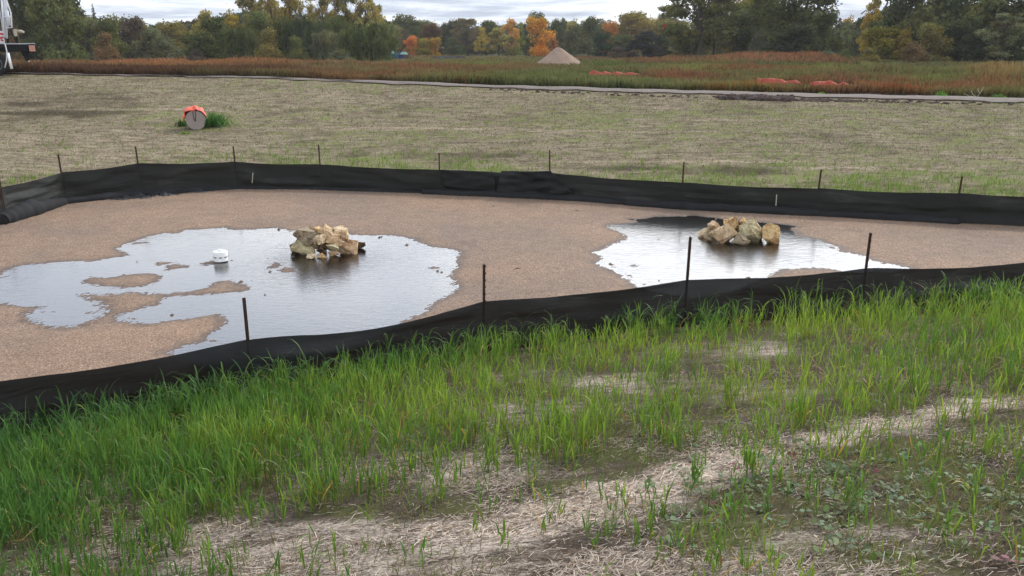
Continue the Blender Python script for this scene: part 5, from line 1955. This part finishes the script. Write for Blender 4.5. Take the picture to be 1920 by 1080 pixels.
# picture x, top row, base row (None = ground), width, distance, kind, colour, species word, label
TREES = [
    (14, -70, None, 120, 128, 'oak', DGR, 'dark leafy tree rising behind the truck at the left edge'),
    (22, 20, None, 50, 116, 'bush', BRN, 'brown bushy growth directly right of the truck ladder'),
    (75, -80, None, 130, 132, 'oak', DGR, 'huge dark green tree just right of the truck'),
    (118, -30, None, 100, 122, 'oak', MGR, 'mid green rounded tree left of the spruce, with light olive right side'),
    (150, -45, None, 60, 150, 'tall', VDK, 'blackish tall tree whose top leans out beside the spruce'),
    (185, 8, None, 26, 175, 'spruce', DGR, 'narrow pointed spruce against the sky at the left'),
    (170, 30, None, 70, 140, 'oak', GYG, 'greyish green tree in front of the spruce'),
    (208, 26, None, 62, 135, 'oak', MGR, 'rounded green tree right of the pointed spruce'),
    (200, 54, None, 50, 120, 'bush', BRN, 'low brown bush under the green tree by the spruce'),
    (240, 22, None, 64, 150, 'oak', PUR, 'dark purplish brown tree with two bare trunks beneath, left of the sky gap'),
    (270, 26, None, 50, 160, 'tall', OLI, 'slim olive tree between the purplish tree and the yellowish one'),
    (285, 50, None, 60, 132, 'oak', GYG, 'grey green low tree under the slim olive tree'),
    (318, 32, None, 66, 150, 'oak', OLI, 'broad olive tree below the white cloud gap'),
    (310, 62, None, 62, 122, 'bush', GYG, 'grey leafy bush at the foot of the broad olive tree'),
    (350, 38, None, 44, 160, 'tall', MGR, 'small green tree left of the yellow leaved one'),
    (388, 20, None, 56, 170, 'tall', YOL, 'pale yellow green tree behind the dark willow group'),
    (380, 55, None, 60, 128, 'oak', DGR, 'dark low tree before the pale yellow green one'),
    (368, 88, None, 36, 112, 'bush', PUR, 'small purplish bush at the meadow edge under dark trees'),
    (437, 2, None, 60, 160, 'tall', (0.22, 0.155, 0.03), 'tall tree with an amber yellow top left of centre'),
    (410, 26, None, 60, 138, 'oak', DGR, 'dark green tree overlapping the amber topped tree on its left'),
    (448, 42, None, 66, 126, 'willow', DGR, 'dark drooping tree beneath the amber topped tree'),
    (478, -30, None, 66, 165, 'tall', OLI, 'tall olive tree right of the amber topped one'),
    (515, -50, None, 56, 172, 'sparse', YOL, 'tall thin leaved yellowish tree, leftmost of the airy group against the sky'),
    (492, 18, None, 60, 132, 'oak', MGR, 'green tree with a light top in the dark left woodland'),
    (505, 46, None, 56, 118, 'bush', OLI, 'olive shrub at the meadow edge below the leftmost airy tree'),
    (548, -20, None, 60, 160, 'tall', (0.17, 0.135, 0.04), 'golden brown tree behind the willows'),
    (540, 24, None, 60, 134, 'willow', DGR, 'dark willow left of a paired willow'),
    (575, 30, None, 70, 130, 'willow', VDK, 'darkest willow in the left woodland'),
    (556, 62, None, 46, 118, 'bush', MGR, 'round mid green bush below the golden brown tree'),
    (610, -60, None, 54, 175, 'sparse', YOL, 'airy pale tree against the bright sky, second of the airy group'),
    (612, 50, None, 50, 122, 'willow', GYG, 'pale grey green drooping bush before the airy trees'),
    (628, 26, None, 76, 136, 'willow', DGR, 'broad dark willow with a grey green crest'),
    (652, -60, None, 60, 178, 'sparse', (0.15, 0.13, 0.045), 'airy khaki tree, third of the airy group, with sky on both sides'),
    (640, 88, None, 52, 112, 'bush', GYG, 'low round grey bush in front of the willows'),
    (688, -40, None, 62, 176, 'sparse', YOL, 'airy yellow green tree at the right end of the airy group'),
    (668, 44, None, 60, 128, 'willow', MGR, 'mid green willow between two darker ones'),
    (705, 20, None, 50, 170, 'tall', OLI, 'olive tree sloping down at the right end of the left woodland'),
    (697, 36, None, 76, 124, 'willow', DGR, 'large weeping willow left of the playground'),
    (716, 66, None, 30, 118, 'willow', DGR, 'small weeping tree beside the play structure'),
    (735, 36, None, 44, 230, 'oak', OLI, 'olive tree just behind the large weeping willow'),
    (768, 25, None, 62, 280, 'oak', DGR, 'dark green dome of trees above the playground'),
    (803, 36, None, 66, 290, 'oak', MGR, 'even green tree dome right of the playground dome'),
    (752, 48, None, 46, 245, 'oak', PUR, 'dark grey brown tree above the play structure'),
    (764, 86, None, 26, 215, 'bush', (0.28, 0.15, 0.05), 'tiny rusty orange tree over the play structure roof'),
    (812, 42, None, 46, 262, 'oak', (0.095, 0.045, 0.028), 'reddish brown tree above the small yellow trees'),
    (774, 63, None, 32, 222, 'oak', ORG, 'bright orange small tree right of the play structure'),
    (794, 70, None, 34, 220, 'oak', (0.22, 0.185, 0.04), 'mustard yellow small tree between two orange ones'),
    (817, 68, None, 24, 221, 'oak', (0.30, 0.18, 0.035), 'golden small oval tree above the blue railing'),
    (845, 31, None, 42, 265, 'oak', VDK, 'blackish green tree left of the grey yellow one'),
    (850, 66, None, 44, 232, 'bush', DGR, 'dark rounded bush behind the blue railing'),
    (876, 36, None, 58, 240, 'sparse', (0.13, 0.105, 0.065), 'grey brown thinning tree with a visible dark trunk'),
    (880, 45, None, 50, 262, 'oak', PUR, 'dark backdrop tree behind the thinning grey brown one'),
    (903, 52, None, 30, 236, 'sparse', YEL, 'sparse yellow tree right of the thinning grey brown one'),
    (912, 36, None, 50, 275, 'oak', DGR, 'dark tree behind the yellow green pair'),
    (935, 37, None, 46, 238, 'tall', YOL, 'bright yellow green upright tree near the centre'),
    (958, 36, None, 40, 272, 'tall', GLD, 'orange tree peeking behind the yellow green column tree'),
    (957, 62, None, 30, 232, 'bush', OLI, 'olive bush left of the slender column tree'),
    (976, 40, None, 20, 205, 'poplar', (0.15, 0.17, 0.035), 'slender light green column tree left of the gravel heap'),
    (1010, 20, None, 44, 290, 'oak', DGR, 'dark treetop behind the big orange tree'),
    (1007, 29, None, 54, 228, 'oak', (0.40, 0.20, 0.035), 'big orange gold tree above the gravel heap'),
    (1016, 66, None, 26, 214, 'bush', (0.42, 0.17, 0.03), 'low orange branch mass below the big orange gold tree'),
    (995, 66, None, 34, 240, 'oak', DGR, 'dark green tree under the big orange one'),
    (1037, 72, None, 20, 226, 'sparse', (0.30, 0.12, 0.05), 'thin rusty sapling left of the round grey tree'),
    (1050, 30, None, 40, 262, 'oak', DGR, 'dark green tree right of the big orange one'),
    (1075, 24, None, 44, 285, 'tall', YOL, 'pale olive treetop behind the round grey tree'),
    (1079, 42, None, 66, 212, 'bush', (0.088, 0.082, 0.045), 'large round grey olive tree right behind the gravel heap'),
    (1104, 25, None, 52, 262, 'oak', DGR, 'dark green flat topped tree right of the round grey tree'),
    (1127, 58, None, 46, 220, 'oak', (0.026, 0.045, 0.024), 'small dark green tree beside the round grey tree'),
    (1142, 38, None, 36, 262, 'oak', (0.34, 0.14, 0.04), 'orange treetop half hidden behind dark trees right of centre'),
    (1158, 60, None, 50, 224, 'oak', DGR, 'dark tree below the half hidden orange treetop'),
    (1162, 86, None, 60, 200, 'bush', (0.085, 0.060, 0.05), 'long low mauve brown thicket at the meadow edge'),
    (1180, 19, None, 84, 275, 'oak', (0.17, 0.125, 0.035), 'wide golden brown dome tree right of centre'),
    (1222, 25, None, 70, 280, 'oak', YOL, 'khaki dome tree left of the tall open tree'),
    (1207, 55, None, 66, 185, 'oak', (0.040, 0.040, 0.042), 'nearly black dense round tree left of the tall open tree'),
    (1243, 45, 58, 13, 200, 'bush', RDD, 'small crimson tree crown glimpsed left of the tall open tree'),
    (1238, 62, None, 40, 190, 'oak', VDK, 'blackish tree under the small crimson crown'),
    (1250, 12, None, 66, 240, 'sparse', (0.13, 0.12, 0.06), 'sparse pale treetop just left of the tall open tree'),
    (1262, 34, None, 76, 225, 'oak', OLI, 'olive tree behind the trunks of the tall open tree'),
    (1290, 66, None, 70, 172, 'oak', DGR, 'low dark tree at the foot of the tall open tree'),
    (1312, -75, None, 150, 150, 'sparse', (0.085, 0.085, 0.035), 'tall open cottonwood with bare forked trunks beneath bright sky'),
    (1338, -30, None, 90, 158, 'sparse', (0.085, 0.085, 0.035), 'second open cottonwood right of the forked one'),
    (1352, 28, None, 70, 190, 'oak', OLI, 'olive tree seen between the cottonwood trunks and the dark oaks'),
    (1400, -10, None, 90, 170, 'oak', OLI, 'broad brownish olive tree right of the cottonwoods'),
    (1392, 50, None, 70, 150, 'oak', DGR, 'dark low tree below the brownish olive one'),
    (1440, -40, None, 100, 150, 'oak', MGR, 'big rounded green tree between the cottonwoods and the sky notch'),
    (1432, 48, None, 60, 140, 'bush', GYG, 'dim grey green bush under the big rounded tree'),
    (1498, -50, None, 130, 138, 'oak', DGR, 'massive dark oak left of the sky notch'),
    (1482, 40, None, 90, 130, 'oak', VDK, 'black shadowed tree under the massive dark oak'),
    (1540, 12, None, 56, 142, 'oak', DGR, 'dark tree edging the left of the sky notch'),
    (1548, 92, None, 36, 118, 'bush', (0.10, 0.13, 0.08), 'pale mint green bush at the meadow edge under the sky notch'),
    (1588, 16, None, 46, 250, 'tall', (0.28, 0.17, 0.035), 'distant orange yellow tree standing in the sky notch'),
    (1572, 40, None, 40, 200, 'oak', DGR, 'dark tree below the distant orange yellow one'),
    (1608, 30, None, 40, 190, 'oak', VDK, 'blackish tree filling the base of the sky notch'),
    (1587, 88, None, 26, 112, 'bush', (0.11, 0.12, 0.05), 'small light olive sapling at the meadow edge below the notch'),
    (1628, -14, None, 50, 138, 'sparse', YEL, 'yellow leaved tree right of the sky notch'),
    (1648, 46, None, 74, 128, 'oak', (0.16, 0.14, 0.03), 'yellow olive bushy tree below the yellow leaved one'),
    (1630, 86, None, 50, 110, 'bush', OLI, 'dull olive bush at the meadow edge under the yellow trees'),
    (1682, -60, None, 110, 134, 'oak', DGR, 'large dark tree right of the yellow leaved one'),
    (1696, 38, None, 36, 116, 'tall', (0.17, 0.12, 0.03), 'gold tinged small tree before the large dark trees'),
    (1712, 74, None, 56, 110, 'bush', BRN, 'brownish bush at the meadow edge on the right'),
    (1752, -70, None, 120, 128, 'oak', MGR, 'tall green tree in the right woodland, left of the deepest shade'),
    (1745, 40, None, 70, 114, 'oak', OLI, 'olive drab tree in front of the tall green one'),
    (1800, -60, None, 110, 126, 'oak', DGR, 'dark tree above the deepest shade on the right'),
    (1798, 36, None, 80, 116, 'oak', VDK, 'black shadowed tree in the deepest shade on the right'),
    (1858, -70, None, 120, 120, 'tall', MGR, 'tall tree near the right edge behind the grey trunk'),
    (1878, 24, None, 80, 104, 'sparse', GYG, 'grey trunked tree standing forward near the right edge'),
    (1842, 50, None, 70, 112, 'oak', VDK, 'blackish low tree left of the grey trunked one'),
    (1920, -60, None, 120, 118, 'oak', DGR, 'dark green tree cut by the right edge of the picture'),
    (1905, 40, None, 90, 110, 'oak', DGR, 'low dark tree at the right edge, in front'),
    (1389, 124, None, 34, 75, 'bush', (0.12, 0.15, 0.10), 'silvery green round shrub alone in the red meadow'),
]
labs = set()
for q, (px, ty, by_, wpx, dist, kind, colr, lab) in enumerate(TREES):
    assert lab not in labs, lab
    labs.add(lab)
    X0, _ = at_y(px, 100, dist)
    Z0 = terr(X0, dist) if by_ is None else at_y(px, by_, dist)[1]
    _, Z1 = at_y(px, ty, dist)
    Hh = Z1 - (terr(X0, dist) if by_ is None else Z0)
    Z0 = min(Z0, Z0)
    Wd = wpx * dist / F * 1.18
    if by_ is not None:
        # its crown shows high up; the trunk reaches the ground behind the trees in front
        g = terr(X0, dist)
        Hh = Z1 - g
        Z0 = g
    crown, trunk = PROTO[kind][q % len(PROTO[kind])]
    t = empty('shrub' if kind == 'bush' and Hh < 5 else {'oak': 'broadleaf_tree', 'tall': 'broadleaf_tree', 'sparse': 'cottonwood_tree', 'willow': 'willow_tree', 'spruce': 'spruce_tree', 'poplar': 'poplar_tree', 'bush': 'bushy_tree'}[kind],
              (X0, dist, Z0 - 0.1), lab, 'shrub' if kind == 'bush' and Hh < 5 else 'tree', GSHR, rz=(q * 2.399) % 6.28)
    mm = max(0.3, Hh * 1.04) / 12.0
    t.scale = (Wd / 10.0, Wd / 10.0, mm)
    if by_ is not None:
        t.scale = (Wd / 10.0, Wd / 10.0, mm)
    o = link('crown', crown, t, color=colr)
    if by_ is not None:
        zb = (at_y(px, by_, dist)[1] - Z0) / mm
        o.scale = (1, 1, (12.0 - zb) / 12.0)
        o.location = (0, 0, zb)
    if not (kind == 'bush'):
        link('trunk', trunk, t)

# the continuous wood behind the single trees
parts = []
r = np.random.default_rng(99)
PX = r.uniform(-260, 2180, 420)
dist = r.uniform(300, 380, 420)
near_ = (PX < 700) | (PX > 1330)
dist = np.where(near_ & (r.random(420) < 0.75), r.uniform(185, 230, 420), dist)
topr = np.interp(PX, [-260, 0, 150, 190, 240, 330, 370, 440, 560, 700, 730, 780, 900, 1000, 1100, 1200, 1260, 1350, 1450, 1545, 1570, 1625, 1650, 2200],
                 [0, 0, 12, 34, 36, 44, 36, 20, 22, 26, 34, 34, 42, 40, 34, 30, 32, 24, 10, 22, 44, 40, 8, 0]) + r.uniform(0, 16, 420)
Vs, Fs, Cs = [], [], []
off = 0
for a, dd, tr_ in zip(PX, dist, topr):
    X0, _ = at_y(a, 100, dd)
    g = terr(X0, dd)
    Z1 = at_y(a, tr_, dd)[1]
    H1 = max(4.0, Z1 - g)
    m_ = 420
    d = r.normal(0, 1, (m_, 3))
    d /= np.linalg.norm(d, axis=1, keepdims=True)
    rad = r.uniform(3.5, 6.0)
    P = np.stack([X0 + d[:, 0] * rad, dd + d[:, 1] * rad, g + H1 * 0.48 + d[:, 2] * H1 * 0.52 * (0.9 + 0.1 * np.sin(7 * d[:, 0]))], 1) + r.normal(0, 0.35, (m_, 3))
    V, Fc = crown_cards(P, d, 1.05, r)
    pal = [DGR, MGR, OLI, PUR, VDK, GYG][int(r.integers(0, 6))]
    cc = np.array(pal) * r.uniform(0.55, 1.45, (m_, 1))
    Vs.append(V)
    Fs.append(Fc + off)
    Cs.append(np.repeat(cc, 4, 0))
    off += len(V)
link('far_wood', mesh_np('far_wood', np.concatenate(Vs), np.concatenate(Fs), [M['meadow']], False, colors=np.concatenate(Cs)), kind='stuff',
     label='continuous dark wood closing the view behind the single trees', cat='wood')

# ------------------------------------------------------------------ weeds round the drain pipe
def leafy_clump(name, px, py, wm, hm, n, c, lab, seed, cat='plant', broad=0.03, kind=None):
    r = np.random.default_rng(seed)
    X0, Y0, Z0 = at_ground(px, py, 15, 200)
    b = np.stack([r.normal(0, wm / 2.6, n), r.normal(0, wm / 3.2, n), np.zeros(n)], 1)
    L = hm * r.uniform(0.4, 1.0, n) * np.exp(-(b[:, 0] / wm) ** 2 * 1.5)
    cc = np.array(c) * r.uniform(0.55, 1.5, (n, 1))
    V, Fc, C = blades(b + np.array([0, 0, -0.03]), L, r.uniform(0, 6.28, n), np.abs(r.normal(0.3, 0.35, n)), np.abs(r.normal(0.4, 0.5, n)), broad * r.uniform(0.5, 1.4, n), cc * 0.7, cc, 4,
                      wprof=np.array([0.2, 0.6, 1.0, 0.8, 0.1]), twist=r.normal(0, 1, n))
    link(name, mesh_np(name, V, Fc, [M['leaf']], False, colors=C), loc=(X0, Y0, Z0), label=lab, cat=cat)


leafy_clump('weed_clump', 402, 236, 0.75, 0.62, 420, (0.055, 0.14, 0.03), 'lush dark green weed clump right of the capped pipe', 1)
leafy_clump('weed_clump', 343, 236, 0.4, 0.35, 140, (0.06, 0.11, 0.035), 'small dull green weed tuft left of the capped pipe', 2)
leafy_clump('weed_clump', 346, 251, 0.35, 0.14, 120, (0.13, 0.19, 0.04), 'low yellow green tuft below the capped pipe', 3)
leafy_clump('weed_clump', 1765, 182, 0.35, 0.35, 160, (0.10, 0.22, 0.04), 'bright green weed on the path edge by the churned soil', 4)
leafy_clump('weed_clump', 1714, 178, 0.25, 0.25, 130, (0.10, 0.22, 0.04), 'small green weed on the mound of churned soil', 5)
leafy_clump('weed_clump', 1872, 185, 0.4, 0.3, 160, (0.09, 0.17, 0.04), 'low green weed at the path edge near the right side', 6)
leafy_clump('weed_clump', 1540, 178, 0.3, 0.2, 140, (0.12, 0.22, 0.05), 'bright green tuft on the far path edge by the orange fence', 7)
# dead branch by the path
X0, Y0, Z0 = at_ground(1842, 184, 25, 80)
bm = bmesh.new()
for (a, b, c_) in (((0, 0, 0), (0.25, 0, 0.35), (0.45, 0.05, 0.75)), ((0.0, 0, 0), (-0.35, 0, 0.25), (-0.5, 0, 0.55)), ((0.2, 0, 0.3), (0.05, 0, 0.5), (0.0, 0, 0.7)), ((-0.1, 0, 0.05), (-0.6, 0, 0.1), (-1.0, 0, 0.3))):
    sc = 0.6
    bm_tube(bm, [Vector(a) * sc, Vector(b) * sc, Vector(c_) * sc], [0.016, 0.012, 0.007], 6)
from_bm('dead_branch', bm, M['beige'], None, True, loc=(X0, Y0 + 0.5, Z0), label='pale dead forked branch standing in the red weeds by the path', cat='branch')

# ------------------------------------------------------------------ thin autumn haze
m_h, k_h, out_h = new_mat('thin_haze')
pv = k_h.n('ShaderNodeVolumePrincipled')
pv.inputs['Color'].default_value = (0.95, 0.95, 0.95, 1)
pv.inputs['Density'].default_value = 0.0002
k_h.l(pv.outputs[0], out_h.inputs['Volume'])
bm = bmesh.new()
bm_box(bm, (0, 1880, -4), (5400, 3900, 80))
from_bm('haze', bm, m_h, None, kind='stuff')
